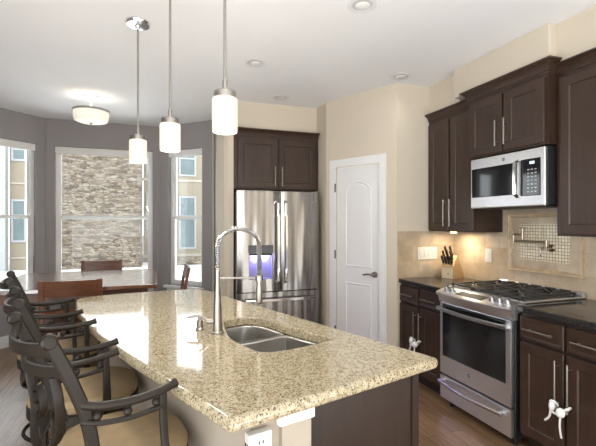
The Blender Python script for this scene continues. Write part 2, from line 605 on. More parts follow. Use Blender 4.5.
# pantry diagonal wall with its doorway (local x along the wall, y into it)
pw = Vector((P1[0] - P2[0], P1[1] - P2[1])); PL = pw.length
pa = math.atan2(pw.y, pw.x)
mb = MB()
DX0, DX1, DZ = 0.138, 0.690, 2.018
mb.box((0, 0, 0), (DX0, 0.1, CZ)).box((DX1, 0, 0), (PL, 0.1, CZ)).box((DX0, 0, DZ), (DX1, 0.1, CZ))
struct(mb.build('wall_pantry', 'beige', loc=(P2[0], P2[1], 0), rot=pa))
# fridge alcove
mb = MB()
mb.box((P2[0], P2[1], 0), (P2[0] + 0.08, 4.95, CZ))
struct(mb.build('wall_alcove_right', 'beige'))
struct(MB().box((0.69, 4.95, 0), (P2[0] + 0.08, 5.05, CZ)).build('wall_alcove_back', 'beige'))
struct(MB().box((0.787, 4.30, 2.44), (P2[0] - 0.001, 4.949, CZ)).build('wall_soffit_fridge', 'beige'))
struct(MB().prism([(0.69, 4.29), (0.722, 4.25), (0.783, 4.25), (0.783, 4.95), (0.69, 5.19)], 0, CZ).build('wall_alcove_left', 'beige'))

# soffits above the upper cabinets on the right wall
struct(MB().box((2.49, 2.83, 2.463), (WR, BW, CZ)).build('wall_soffit_left', 'beige'))
struct(MB().box((2.418, 1.935, 2.497), (WR, 2.83, CZ), 0.012).build('wall_soffit_middle', 'beige'))
struct(MB().box((2.49, -1.0, 2.463), (WR, 1.935, CZ)).build('wall_soffit_right', 'beige'))

struct(MB().box((-2.04, -2.6, 1.75), (1.55, -2.5, CZ)).build('wall_light_block_top', 'beige'))  # unseen blocker, added to cut sky light falling from behind the camera
struct(MB().box((-2.04, -1.8, 0), (1.55, -1.7, 0.80)).build('wall_light_block_low', 'beige'))  # added out of view to hold back low light on the island end
struct(MB().box((1.551, -2.6, 0), (WR - 0.001, -2.5, CZ)).build('wall_light_block_rear', 'beige'))  # unseen partial wall, added to darken what the refrigerator reflects
struct(MB().box((-2.04, -2.5, 1.75), (-1.92, 0.6, CZ)).build('wall_light_block_left', 'beige'))  # added out of view to block sky light from the left opening
# backsplash
BT = 0.008
struct(MB().box((WR - BT, -0.5, 0.914), (WR, BW, 1.70)).build('wall_backsplash_right', 'trav_side'))
struct(MB().box((P1[0] + 0.005, BW - BT, 0.914), (WR - BT, BW, 1.352)).build('wall_backsplash_back', 'trav_back'))
fr = sempty('trim_1')
def frame_ring(mb, s0, s1, z0, z1, w, tk, x):
    prof = [(0, 0), (0, tk), (w * 0.25, tk * 1.0), (w * 0.5, tk * 0.6), (w * 0.8, tk * 0.8), (w, tk * 0.4), (w, 0)]
    loops = []
    for o, h in prof:
        loops.append([(x - h, s0 + o, z0 + o), (x - h, s1 - o, z0 + o), (x - h, s1 - o, z1 - o), (x - h, s0 + o, z1 - o)])
    mb.rings(loops, False, False)
mb = MB(); frame_ring(mb, 1.951, 2.580, 1.048, 1.505, 0.032, 0.024, WR - BT)
mb.build('tile_frame', 'trav_frame', fr)
MB().box((WR - BT - 0.006, 1.983, 1.08), (WR - BT, 2.548, 1.473)).build('border_tile', 'trav_side', fr)
MB().box((WR - BT - 0.009, 2.055, 1.14), (WR - BT - 0.006, 2.476, 1.42)).build('mosaic_panel', 'mosaic', fr)

# bay of windows -------------------------------------------------------------
A = Vector((-1.92, 5.19)); B = Vector((-1.29, 5.82)); C_ = Vector((0.06, 5.82)); D = Vector((0.69, 5.19))
def bay(wname, P, Q, x0, x1, idx, z0=0.60, z1=2.40):
    L = (Q - P).length
    ang = math.atan2(Q.y - P.y, Q.x - P.x)
    th = 0.14
    mb = MB()
    mb.box((0, 0, 0), (x0, th, CZ)).box((x1, 0, 0), (L, th, CZ)).box((x0, 0, 0), (x1, th, z0)).box((x0, 0, z1), (x1, th, CZ))
    struct(mb.build('wall_' + wname, 'gray_wall', loc=(P.x, P.y, 0), rot=ang))
    wn = sempty('window_%d' % idx, (P.x, P.y, 0), ang)
    f = 0.034
    ya, yb = 0.06, 0.125
    def ring(mb, a, b, c, d, w_, y0, y1):
        mb.box((a, y0, c), (a + w_, y1, d)).box((b - w_, y0, c), (b, y1, d)).box((a + w_, y0, c), (b - w_, y1, c + w_)).box((a + w_, y0, d - w_), (b - w_, y1, d))
    mb = MB(); ring(mb, x0, x1, z0, z1, f, ya, yb)
    mb.build('window_frame', 'vinyl', wn)
    zm = 1.50
    mb = MB(); ring(mb, x0 + f, x1 - f, zm - 0.02, z1 - f, 0.024, ya + 0.03, yb - 0.005)
    us = mb.build('upper_sash', 'vinyl', wn)
    mb = MB(); ring(mb, x0 + f, x1 - f, z0 + f, zm + 0.025, 0.028, ya + 0.002, ya + 0.03)
    ls = mb.build('lower_sash', 'vinyl', wn)
    MB().box((x0 + f + 0.024, ya + 0.045, zm), (x1 - f - 0.024, ya + 0.049, z1 - f - 0.024)).build('pane', 'glass', us)
    MB().box((x0 + f + 0.028, ya + 0.014, z0 + f + 0.028), (x1 - f - 0.028, ya + 0.018, zm - 0.005)).build('pane', 'glass', ls)
    MB().box((x0 - 0.035, -0.055, z0 - 0.035), (x1 + 0.035, ya, z0), 0.006).build('window_sill', 'white', wn)
    MB().box((x0 - 0.012, -0.012, z0 - 0.095), (x1 + 0.012, -0.001, z0 - 0.036), 0.003).build('apron_moulding', 'white', wn)
    MB().box((x0 + 0.004, 0.004, z1 - 0.085), (x1 - 0.004, 0.056, z1 - 0.004), 0.006).build('raised_shade', 'shade', wn)
    MB().cyl((x1 - 0.012, 0.03, z1 - 0.09), (x1 - 0.012, 0.03, 1.02), 0.003, n=6).build('shade_cord', 'cord', wn)
    MB().box((0, -0.014, 0.0), (L, -0.001, 0.135), 0.003).build('baseboard_' + wname, 'white', wn)
    return wn
bay('bay_left', A, B, (B - A).length - 0.117 - 0.573, (B - A).length - 0.117, 1)
bay('bay_center', B, C_, 0.098, 1.26, 2)
bay('bay_right', C_, D, 0.149, 0.723, 3)
# corner beads between the bay segments
struct(MB().cyl((B.x, B.y - 0.002, 0.14), (B.x, B.y - 0.002, CZ - 0.002), 0.008, n=10).build('trim_2', 'gray_wall'))
struct(MB().box((-2.04, 0.6, 0), (-1.92, 5.19, CZ)).build('wall_left', 'gray_wall'))
struct(MB().box((-1.919, 0.6, 0.001), (-1.905, 5.18, 0.135), 0.003).build('baseboard_left', 'white'))
# return of the bay at the alcove, beige
mb = MB()

# pantry door -----------------------------------------------------------------
dr = sempty('door_1', (P2[0], P2[1], 0), pa)
cw = 0.076
mb = MB()
mb.box((DX0 - cw, -0.018, 0), (DX0 + 0.004, -0.001, DZ + cw), 0.004)
mb.box((DX1 - 0.004, -0.018, 0), (DX1 + cw - 0.005, -0.001, DZ + cw), 0.004)
mb.box((DX0 + 0.004, -0.018, DZ - 0.004), (DX1 - 0.004, -0.001, DZ + cw), 0.004)
mb.build('door_casing', 'white', dr)
slab = MB().box((DX0 + 0.006, 0.012, 0.006), (DX1 - 0.006, 0.05, DZ - 0.008), 0.002).build('door_slab', 'white', dr)
def groove_panel(pts):
    """a moulded raised panel: outer bead and field, in x,z"""
    mb = MB()
    n = len(pts)
    L = []
    for off, y in ((0, 0.0125), (0.006, 0.004), (0.014, 0.003), (0.022, 0.0115), (0.040, 0.0105), (0.052, 0.006)):
        lp = offset_loop(pts, off)
        L.append([(p[0], y, p[1]) for p in lp])
    mb.rings(L, False, True)
    return mb
px0, px1 = DX0 + 0.115, DX1 - 0.105
up_ = [(px0, 0.98), (px1, 0.98)]
for k in range(13):
    a = k / 12
    up_.append((px1 + (px0 - px1) * a, 1.775 + 0.085 * math.sin(PI * a) ** 0.8))
groove_panel(up_).build('door_panel', 'white', slab)
groove_panel([(px0, 0.22), (px1, 0.22), (px1, 0.82), (px0, 0.82)]).build('door_panel', 'white', slab)
mb = MB()
mb.lathe([(0, -0.012), (0.026, -0.012), (0.03, -0.004), (0.03, 0.012)], (DX1 - 0.066, 0.0, 0.925), 20, 'y')
mb.cyl((DX1 - 0.066, -0.008, 0.925), (DX1 - 0.066, -0.05, 0.925), 0.010, n=12)
mb.tube(smooth_curve([(DX1 - 0.058, -0.048, 0.925), (DX1 - 0.10, -0.05, 0.93), (DX1 - 0.14, -0.048, 0.924), (DX1 - 0.17, -0.043, 0.918)], 5), 0.0085, 10)
mb.build('lever_handle', 'nickel', dr)
for hz in (1.80, 1.10, 0.30):
    MB().cyl((DX0 + 0.006, -0.021, hz - 0.045), (DX0 + 0.006, -0.021, hz + 0.045), 0.008, n=8).build('hinge', 'emblem', dr)

# baseboards on the pantry wall ends
mb = MB().box((0.005, -0.014, 0), (DX0 - cw - 0.001, -0.001, 0.12), 0.003)
mb.box((DX1 + cw, -0.014, 0), (PL - 0.005, -0.001, 0.12), 0.003)
struct(mb.build('baseboard_pantry', 'white', loc=(P2[0], P2[1], 0), rot=pa))

# ------------------------------------------------------------------ outside
def facade(name, label, mat, x0, x1, y0, y1, z0, z1, wins, bands, group=None):
    t = thing(name, label, 'building', ((x0 + x1) / 2, y0, z0), 0, group)
    ox, oz = (x0 + x1) / 2, z0
    MB().box((x0 - ox, 0, 0), (x1 - ox, y1 - y0, z1 - z0)).build('wall', mat, t)
    for (a, b, c, d) in wins:
        mb = MB()
        fw = 0.11
        mb.box((a - ox, -0.05, c - oz), (a + fw - ox, 0, d - oz)).box((b - fw - ox, -0.05, c - oz), (b - ox, 0, d - oz))
        mb.box((a + fw - ox, -0.05, c - oz), (b - fw - ox, 0, c + fw - oz)).box((a + fw - ox, -0.05, d - fw - oz), (b - fw - ox, 0, d - oz))
        mid = c + (d - c) * 0.62
        mb.box((a + fw - ox, -0.045, mid - 0.05 - oz), (b - fw - ox, 0, mid + 0.05 - oz))
        f = mb.build('window', 'trim_out', t)
        MB().box((a + fw - ox, -0.012, c + fw - oz), (b - fw - ox, -0.002, d - fw - oz)).build('pane', 'win_out', f)
    for (c, d) in bands:
        mb = MB(); mb.box((x0 - ox - 0.03, -0.04, c - oz), (x1 - ox + 0.03, -0.001, d - oz))
        mb.build('band', 'stucco_light', t)
    return t
def far(x, s, z):
    return (x * 1.4, s * 1.4, 1.43 + (z - 1.43) * 1.4)
def fz(z): return 1.43 + (z - 1.43) * 1.4
GZ = fz(-0.3)
struct(MB().box((-45, 9.0, GZ - 0.3), (45, 80, GZ)).build('ground', 'concrete'))
tw = MB().box(far(-3.40, 17.0, -0.3), far(-0.50, 18.9, 4.25)).build('stone_tower', 'stone')
tag(tw, 'tan ledge stone wall of the neighbouring building filling the centre window', 'building')
def fwin(l): return [(a * 1.4, b * 1.4, fz(c), fz(d)) for a, b, c, d in l]
facade('apartment_building', 'beige stuccoed building with white windows seen through the right window', 'stucco', -0.49 * 1.4, 12.6, 19.0 * 1.4, 32, GZ, fz(4.9),
       fwin([(-0.36, 0.06, 1.1, 2.75), (1.02, 1.78, 0.25, 2.65), (2.15, 2.95, 0.25, 2.65), (1.02, 1.78, 3.55, 4.85), (2.15, 2.95, 3.55, 4.85), (-0.36, 0.06, 3.55, 4.85), (3.6, 4.4, 0.25, 2.65), (3.6, 4.4, 3.55, 4.85)]),
       [(fz(3.30), fz(3.40)), (fz(-0.1), fz(0.03))])
facade('apartment_building', 'beige panelled building with a white framed window seen through the left window', 'stucco', -5.0 * 1.4, -3.45 * 1.4, 17.4 * 1.4, 30, GZ, fz(4.45),
       fwin([(-4.95, -4.46, 0.72, 2.30), (-4.95, -4.46, 3.70, 4.40)]), [(fz(2.85), fz(2.92)), (fz(0.12), fz(0.18))])
gb = thing('grey_building', 'plain grey wall with a white corner board at the far left of the left window', 'building', (-7.03 - 2.44, 23.9, GZ))
MB().box((-4.2, 0, 0), (2.17, 0.4, 6.6)).build('wall', 'stucco_gray', gb)
MB().box((2.18, -0.05, 0), (2.44, 0.4, 6.6)).build('corner_board', 'trim_out', gb)
bal = thing('balcony_railing', 'white picket railing low outside the left window', 'railing', (-4.5 * 1.4, 11.5 * 1.4, GZ))
RH = fz(0.72) - GZ
MB().box((-3.1, -0.04, RH - 0.13), (0.87, 0.04, RH)).build('top_rail', 'trim_out', bal)
MB().box((-3.1, -0.04, 0.06), (0.87, 0.04, 0.16)).build('bottom_rail', 'trim_out', bal)
for k in range(12):
    MB().box((-2.95 + k * 0.34, -0.025, 0), (-2.89 + k * 0.34, 0.025, RH - 0.12)).build('picket', 'trim_out', bal)
lw = MB().box((0.6 * 1.4, 17.2 * 1.4, GZ), (8.4, 25.0, fz(0.02))).build('planter_wall', 'stone')
tag(lw, 'low stone planter wall at the foot of the beige building', 'wall')

# ------------------------------------------------------------------ kitchen cabinets
RW = -PI / 2         # rotation of things standing on the right wall: local x = -world y, local y = +world x
def bar_handle(parent, p0, p1, r=0.006, out=0.032, mat='nickel'):
    """bar pull in front (y negative) between two points on the door front"""
    p0, p1 = Vector(p0), Vector(p1)
    d = (p1 - p0).normalized()
    mb = MB()
    o = Vector((0, -out, 0))
    mb.tube([p0 + o, p1 + o], r, 10)
    for q in (p0 + d * 0.03, p1 - d * 0.03):
        mb.tube([q, q + o], r * 0.8, 8)
    return mb.build('handle', mat, parent)

def base_cabinet(label, s_hi, s_lo, loc_t=2.17, depth=0.60, group='base cabinets on the right wall', open_sides=True):
    W = s_hi - s_lo
    t = thing('base_cabinet', label, 'cabinet', (loc_t, s_hi, 0), RW, group)
    mb = MB()
    mb.box((0.001, 0.002, 0.10), (W - 0.001, depth, 0.872))
    mb.box((0.001, 0.07, 0.0), (W - 0.001, depth, 0.10))
    mb.build('carcass', 'cab_dark', t)
    mid = W / 2
    for (a, b, side) in ((0.012, mid - 0.009, 1), (mid + 0.009, W - 0.012, -1)):
        d = MB().panel_door(a, 0.125, b, 0.692, -0.02).build('door', 'cab', t)
        hx = b - 0.028 if side > 0 else a + 0.028
        bar_handle(d, (hx, -0.02, 0.385), (hx, -0.02, 0.655))
        dw = MB()
        dw.panel_door(a, 0.712, b, 0.852, -0.02, ins=0.016, dep=0.004)
        w_ = dw.build('drawer', 'cab', t)
        bar_handle(w_, (a + 0.045, -0.02, 0.782), (b - 0.045, -0.02, 0.782))
    return t
base_cabinet('dark wooden base cabinet in the corner left of the range, under the knife block', BW - 0.005, 2.645)
base_cabinet('dark wooden base cabinet right of the range, its handles tied with white cord', 1.930, 1.318)
base_cabinet('dark wooden base cabinet cut by the right edge of the photo', 1.316, 0.70)

# black granite worktops
def slab_top(name, label, pts, z0, z1, mat, bev=0.008):
    o = MB().prism(pts, z0, z1, bev, 3).build(name, mat)
    return tag(o, label, 'countertop')
slab_top('granite_countertop', 'short black granite countertop in the corner left of the range', [(2.14, 2.642), (WR - 0.009, 2.642), (WR - 0.009, BW - 0.009), (2.14, BW - 0.009)], 0.874, 0.914, 'black_granite')
slab_top('granite_countertop', 'black granite countertop right of the range', [(2.14, 0.60), (WR - 0.009, 0.60), (WR - 0.009, 1.932), (2.14, 1.932)], 0.874, 0.914, 'black_granite')

def crown_profile(out, h):
    return [(0.0, 0.0), (-0.008, 0.0), (-0.008, 0.012), (-0.014, 0.016), (-0.014, 0.024), (-out * 0.45, h * 0.62), (-out * 0.8, h * 0.82), (-out, h * 0.86), (-out, h), (0.02, h)]
def upper_cabinet(label, t_face, s_hi, s_lo, z0, z1, crown_h, depth, nd=2, hside=None, crown_left=True, crown_right=True, group='upper cabinets on the right wall', hz=None, hlen=0.25, rot=RW, loc=None, stile=0.012):
    W = s_hi - s_lo
    t = thing('wall_cabinet', label, 'cabinet', loc or (t_face, s_hi, 0), rot, group)
    MB().box((0.001, 0.0, z0), (W - 0.001, depth, z1 + crown_h)).build('carcass', 'cab', t)
    dw = (W - 2 * stile - (nd - 1) * 0.02) / nd
    for k in range(nd):
        a = stile + k * (dw + 0.02)
        b = a + dw
        d = MB().panel_door(a, z0 + 0.012, b, z1 - 0.025, -0.02, ins=0.058).build('door', 'cab', t)
        side = 1 if k == 0 else -1
        hx = b - 0.03 if side > 0 else a + 0.03
        h0 = z0 + 0.045 if hz is None else hz
        bar_handle(d, (hx, -0.02, h0), (hx, -0.02, h0 + hlen))
    out = 0.055
    pr = crown_profile(out, crown_h)
    mb = MB()
    # crown runs along the front; small mitred returns at free ends
    xl = -out * 0.0
    loops = []
    for (y, z) in pr:
        yy = y
        loops.append([((yy if crown_left else 0.0) + 0.001, yy, z1 + z), (W - (yy if crown_right else 0.0) - 0.001, yy, z1 + z)])
    V = []
    for (y, z) in pr:
        l = y if crown_left else 0.0
        r_ = y if crown_right else 0.0
        row = [(0.001 + l if l else 0.001, min(0.05, depth * 0.9) if crown_left else y, z1 + z),
               (0.001 + l if l else 0.001, y, z1 + z), (W - 0.001 - r_, y, z1 + z),
               (W - 0.001 - r_, min(0.05, depth * 0.9) if crown_right else y, z1 + z)]
        V.append([mb.bm.verts.new(p) for p in row])
    for A_, B_ in zip(V[:-1], V[1:]):
        for k in range(3):
            vs = [A_[k], A_[k + 1], B_[k + 1], B_[k]]
            mb._face(vs)
    bmesh.ops.remove_doubles(mb.bm, verts=mb.bm.verts, dist=1e-5)
    mb.build('crown_moulding', 'cab', t)
    return t
upper_cabinet('tall dark wooden wall cabinet with two doors above the knife block', 2.49, BW - 0.004, 2.645, 1.352, 2.39, 0.070, 0.285, crown_left=False, crown_right=False, hz=1.40, hlen=0.24)
upper_cabinet('short dark wooden wall cabinet above the microwave', 2.418, 2.643, 1.936, 1.948, 2.41, 0.085, 0.355, hz=2.00, hlen=0.19, stile=0.018, crown_left=True, crown_right=True)
upper_cabinet('dark wooden wall cabinet right of the microwave, cut by the photo edge', 2.49, 1.933, 1.10, 1.345, 2.395, 0.066, 0.285, nd=1, crown_left=False, crown_right=False, hlen=0.24, stile=0.03)
upper_cabinet('dark wooden two-door cabinet mounted above the refrigerator', 4.245, 1.745, 0.787, 1.792, 2.365, 0.070, 0.65, group=None, rot=0.0, loc=(0.787, 4.245, 0), hz=1.83, hlen=0.21, stile=0.035, crown_left=False, crown_right=False)

# under-cabinet puck lights, warm
uc = thing('puck_light', 'small warm puck light under the wall cabinet above the knife block', 'light', (2.62, 3.06, 1.338))
MB().lathe([(0, -0.003), (0.028, -0.003), (0.03, 0.013), (0, 0.013)], n=20).build('lens', 'underlight', uc)
ld = bpy.data.lights.new('puck_lamp', 'AREA'); ld.energy = 1.3; ld.color = (1.0, 0.80, 0.55); ld.shape = 'DISK'; ld.size = 0.06
lo = bpy.data.objects.new('puck_lamp', ld); COL.objects.link(lo); lo.location = (2.62, 3.0, 1.332)

# ------------------------------------------------------------------ gas range
def emblem(parent, x, y, z, r, front='y', light=False):
    mb = MB()
    mb.lathe([(0, -0.0015), (r, -0.0015), (r, 0.001)], (x, y, z), 24, 'y')
    e = mb.build('emblem', 'emblem', parent)
    MB().lathe([(r * 0.80, -0.0026), (r * 0.92, -0.0026), (r * 0.92, -0.001), (r * 0.80, -0.001), (r * 0.80, -0.0026)], (x, y, z), 24, 'y').build('emblem_ring', 'emblem_light', e)
    text_mesh('GE', r * 1.0, 'emblem_letters', 'emblem_light', e, (x, y - 0.002, z), (PI / 2, 0, 0), 0.0005)
    return e
RS1, RS0 = 2.632, 1.957
W = RS1 - RS0
rg = thing('gas_range', 'stainless steel slide-in gas range with a black oven window', 'stove', (2.12, RS1, 0), RW)
mb = MB()
mb.box((0.004, 0.03, 0.06), (W + 0.012, 0.645, 0.895))
mb.build('body', 'dark', rg)
for (fx, fy) in ((0.05, 0.08), (W - 0.04, 0.08), (0.05, 0.58), (W - 0.04, 0.58)):
    MB().cyl((fx, fy, 0.0), (fx, fy, 0.06), 0.018, n=12).build('foot', 'dark', rg)
dr_ = MB().box((0.0, 0.0, 0.065), (W, 0.03, 0.245), 0.006).build('storage_drawer', 'steel', rg)
def bow_handle(parent, x0, x1, z, bow, r, base=0.0, name='handle'):
    mb = MB()
    pts = []
    for k in range(25):
        a = k / 24
        x = x0 + (x1 - x0) * a
        pts.append((x, base - 0.028 - bow * math.sin(PI * a), z))
    mb.sweep(pts, r * 2.1, r * 1.5, (0, 0, 1))
    for x in (x0 + 0.02, x1 - 0.02):
        mb.sweep([(x, base + 0.002, z), (x, base - 0.032, z)], 0.03, 0.028, (0, 0, 1))
    return mb.build(name, 'steel_plain', parent)
bow_handle(dr_, 0.015, W - 0.04, 0.200, 0.035, 0.010)
od = MB().box((0.0, 0.0, 0.258), (W, 0.03, 0.812), 0.006).build('oven_door', 'steel', rg)
MB().box((0.035, -0.004, 0.400), (W - 0.04, 0.002, 0.806), 0.002).build('oven_window', 'black_glass', od)
bow_handle(od, 0.005, W - 0.012, 0.768, 0.034, 0.0125, -0.002)
emblem(od, W * 0.46, -0.0005, 0.335, 0.014)
# bulging control panel, highest at the back
mb = MB()
n = 17
def prow(k):
    a = k / (n - 1)
    x = -0.006 + (W + 0.03) * a
    b = 0.030 * math.sin(PI * a)
    return [(x, 0.03, 0.818), (x, -0.002 - b * 0.35, 0.818), (x, -0.012 - b, 0.858), (x, -0.030 - b, 0.874), (x, -0.034 - b, 0.888), (x, -0.026 - b, 0.896), (x, 0.055, 0.922), (x, 0.10, 0.926), (x, 0.10, 0.90), (x, 0.03, 0.86)]
rows = [prow(k) for k in range(n)]
V = [[mb.bm.verts.new(p) for p in r_] for r_ in rows]
for A_, B_ in zip(V[:-1], V[1:]):
    m_ = len(A_)
    for k in range(m_):
        mb._face([A_[k], A_[(k + 1) % m_], B_[(k + 1) % m_], B_[k]])
mb._face(V[0]); mb._face(V[-1][::-1])
cp = mb.build('control_panel', 'steel', rg)
def on_panel(x, f):   # point on the sloping top, f 0 front .. 1 back
    a = (x + 0.006) / (W + 0.03)
    b = 0.030 * math.sin(PI * a)
    y0 = -0.026 - b
    return (x, y0 + (0.055 - y0) * f, 0.896 + 0.026 * f)
q = [on_panel(0.20, 0.25), on_panel(0.455, 0.25), on_panel(0.455, 0.85), on_panel(0.20, 0.85)]
mb = MB(); mb.rings([[(p[0], p[1], p[2] - 0.002) for p in q], [(p[0], p[1], p[2] + 0.003) for p in q]])
mb.build('touch_panel', 'dark', cp)
for kx in (0.065, 0.130, 0.515, 0.575, 0.635):
    p = on_panel(kx, 0.55)
    nrm = Vector((0, -0.28, 1)).normalized()
    mb = MB()
    P0 = Vector(p)
    mb.tube([P0, P0 + nrm * 0.006, P0 + nrm * 0.008, P0 + nrm * 0.028, P0 + nrm * 0.032], [0.026, 0.026, 0.020, 0.018, 0.014], 20)
    mb.tube([P0 + nrm * 0.034 + Vector((0, -0.018, -0.004)), P0 + nrm * 0.034 + Vector((0, 0.018, 0.006))], 0.005, 8)
    mb.build('knob', 'steel_plain', cp)
# cooktop
ck = MB().box((-0.014, 0.085, 0.9155), (W + 0.018, 0.650, 0.928), 0.004).build('cooktop', 'steel', rg)
MB().box((0.012, 0.105, 0.928), (W - 0.010, 0.60, 0.9295), 0.0005).build('burner_tray', 'emblem', ck)
for (bx, by, br_) in ((0.12, 0.22, 0.045), (0.12, 0.47, 0.038), (W / 2, 0.35, 0.05), (W - 0.12, 0.22, 0.042), (W - 0.12, 0.47, 0.036)):
    mb = MB()
    mb.lathe([(0, 0.9296), (br_ * 1.25, 0.9296), (br_ * 1.2, 0.933), (br_, 0.935), (br_, 0.939), (br_ * 0.9, 0.941), (0, 0.9415)], (bx, by, 0), 24)
    mb.build('burner', 'cast_iron', ck)
gw = (W - 0.03) / 3
for gi in range(3):
    x0 = 0.012 + gi * (gw + 0.002); x1 = x0 + gw - 0.002
    mb = MB()
    zt = 0.948
    b_ = 0.0065
    def bar(p, q_): mb.sweep([p, q_], b_ * 2, b_ * 2, (0, 0, 1))
    bar((x0 + b_, 0.108, zt), (x0 + b_, 0.598, zt)); bar((x1 - b_, 0.108, zt), (x1 - b_, 0.598, zt))
    for yy in (0.108, 0.353, 0.598): mb.sweep([(x0, yy, zt), (x1, yy, zt)], b_ * 2, b_ * 2, (0, 0, 1))
    xm = (x0 + x1) / 2
    for yc in (0.23, 0.475):
        for k in range(4):
            a = PI / 4 + k * PI / 2
            dx, dy = math.cos(a), math.sin(a)
            ex = (x1 - b_ - xm) if dx > 0 else (xm - x0 - b_)
            mb.sweep([(xm + dx * 0.028, yc + dy * 0.028, zt), (xm + (ex if dx > 0 else -ex), yc + dy * 0.115, zt)], b_ * 1.8, b_ * 1.8, (0, 0, 1))
        mb.sweep([(xm, yc - 0.122, zt), (xm, yc - 0.03, zt)], b_ * 1.8, b_ * 1.8, (0, 0, 1))
        mb.sweep([(xm, yc + 0.03, zt), (xm, yc + 0.122, zt)], b_ * 1.8, b_ * 1.8, (0, 0, 1))
    for (fx, fy) in ((x0 + b_, 0.112), (x1 - b_, 0.112), (x0 + b_, 0.594), (x1 - b_, 0.594)):
        mb.box((fx - b_, fy - b_, 0.9297), (fx + b_, fy + b_, zt))
    mb.build('grate', 'cast_iron', ck)
mb = MB()
mb.xprism([(0.612, 0.928), (0.612, 0.936), (0.628, 0.957), (0.650, 0.957), (0.650, 0.928)], -0.012, W + 0.016)
vt = mb.build('vent_trim', 'steel', ck)
for k in range(5):
    a = 0.06 + k * (W - 0.10) / 5
    MB().rings([[(a, 0.6155, 0.9415), (a + 0.085, 0.6155, 0.9415), (a + 0.085, 0.6265, 0.956), (a, 0.6265, 0.956)], [(a, 0.613, 0.943), (a + 0.085, 0.613, 0.943), (a + 0.085, 0.624, 0.9575), (a, 0.624, 0.9575)]]).build('vent_slot', 'dark', vt)

# ------------------------------------------------------------------ microwave
MS1 = 2.607; MW = 0.659; MZ = 1.545; MH = 0.393
mw = thing('microwave', 'stainless steel over-the-range microwave with black keypad', 'microwave', (2.40, MS1, MZ), RW)
MB().box((0.002, 0.03, 0.006), (MW + 0.004, 0.376, MH - 0.003)).build('case', 'dark', mw)
md = MB().box((0, 0, 0), (MW, 0.03, MH - 0.003), 0.008, 3).build('front_panel', 'steel', mw)
MB().box((0.016, -0.003, 0.085), (0.430, 0.002, 0.312), 0.002).build('window', 'black_glass', md)
mb = MB()
mb.sweep([(0.452, -0.004, 0.065), (0.452, -0.030, 0.085), (0.452, -0.032, 0.2), (0.452, -0.030, 0.305), (0.452, -0.004, 0.325)], 0.030, 0.014, (1, 0, 0))
mb.build('handle', 'chrome', md)
kp = MB().box((0.476, -0.004, 0.070), (0.628, 0.002, 0.322), 0.004).build('keypad', 'black_glass', md)
MB().box((0.548, -0.0052, 0.285), (0.585, -0.004, 0.303)).build('display', 'display', kp)
mb = MB()
for r_ in range(7):
    for c_ in range(3):
        zz = 0.095 + r_ * 0.025
        xx = 0.530 + c_ * 0.028
        mb.box((xx, -0.0048, zz), (xx + 0.015, -0.004, zz + 0.006))
mb.build('key_print', 'emblem_light', kp)
emblem(md, 0.325, -0.0005, 0.350, 0.013)
mb = MB().box((0.03, 0.04, -0.006), (MW - 0.03, 0.34, 0.006), 0.003)
mb.build('bottom_vent', 'dark', mw)
# ------------------------------------------------------------------ refrigerator
FX0, FW, FS = 0.792, 0.905, 4.09
fz = 1.765
rf = thing('refrigerator', 'stainless steel french-door refrigerator with a blue-lit dispenser', 'refrigerator', (FX0, FS, 0))
MB().box((0.006, 0.075, 0.02), (FW - 0.006, 0.80, fz - 0.02), 0.005).build('case', 'emblem', rf)
def fdoor(mb, x0, x1, z0, z1, hole=None):
    # slightly bowed front
    n_ = 13
    rows = []
    for k in range(n_):
        a = k / (n_ - 1)
        x = x0 + (x1 - x0) * a
        e = min(a, 1 - a)
        y = 0.012 * (1 - min(1, e / 0.12)) ** 2 - 0.006 * math.sin(PI * a)
        rows.append((x, y))
    poly = rows + [(x1, 0.07), (x0, 0.07)]
    if hole is None:
        mb.prism(poly, z0, z1)
    else:
        h0, h1, v0, v1 = hole
        # door as pieces round the dispenser recess
        def cut(a, b):
            seg = [p for p in rows if a < p[0] < b]
            def yat(x):
                for (xa, ya), (xb, yb) in zip(rows[:-1], rows[1:]):
                    if xa <= x <= xb: return ya + (yb - ya) * (x - xa) / max(1e-9, xb - xa)
                return rows[-1][1]
            return [(a, yat(a))] + seg + [(b, yat(b)), (b, 0.07), (a, 0.07)]
        mb.prism(poly, z0, v0); mb.prism(poly, v1, z1)
        mb.prism(cut(x0, h0), v0, v1); mb.prism(cut(h1, x1), v0, v1)
SPL = 1.258 - FX0
dx0, dx1 = 0.913 - FX0, 1.164 - FX0
mb = MB(); fdoor(mb, 0.0, SPL - 0.003, 0.715, fz, (dx0, dx1, 0.845, 1.115))
ldoor = mb.build('left_door', 'steel_fridge', rf)
mb = MB()
mb.box((dx0, 0.055, 0.845), (dx1, 0.068, 1.115))
mb.box((dx0, 0.004, 0.845), (dx0 + 0.006, 0.055, 1.115)).box((dx1 - 0.006, 0.004, 0.845), (dx1, 0.055, 1.115)).box((dx0, 0.004, 0.845), (dx1, 0.055, 0.853))
mb.build('dispenser_recess', 'dispenser', ldoor)
MB().box((dx0 + 0.006, 0.008, 1.09), (dx1 - 0.006, 0.054, 1.113)).build('dispenser_head', 'dark', ldoor)
MB().box((dx0 + 0.02, 0.02, 1.082), (dx1 - 0.02, 0.05, 1.090)).build('blue_lamp', 'blue_led', ldoor)
MB().box((dx0 - 0.008, -0.009, 1.117), (dx1 + 0.008, 0.002, 1.20), 0.003).build('dispenser_display', 'emblem', ldoor)
MB().box((0.5 * (dx0 + dx1) - 0.018, 0.028, 0.93), (0.5 * (dx0 + dx1) + 0.018, 0.040, 1.07), 0.004).build('paddle', 'dark', ldoor)
ld = bpy.data.lights.new('dispenser_lamp', 'AREA'); ld.energy = 1.6; ld.color = (0.22, 0.2, 1.0); ld.shape = 'RECTANGLE'; ld.size = 0.16; ld.size_y = 0.03
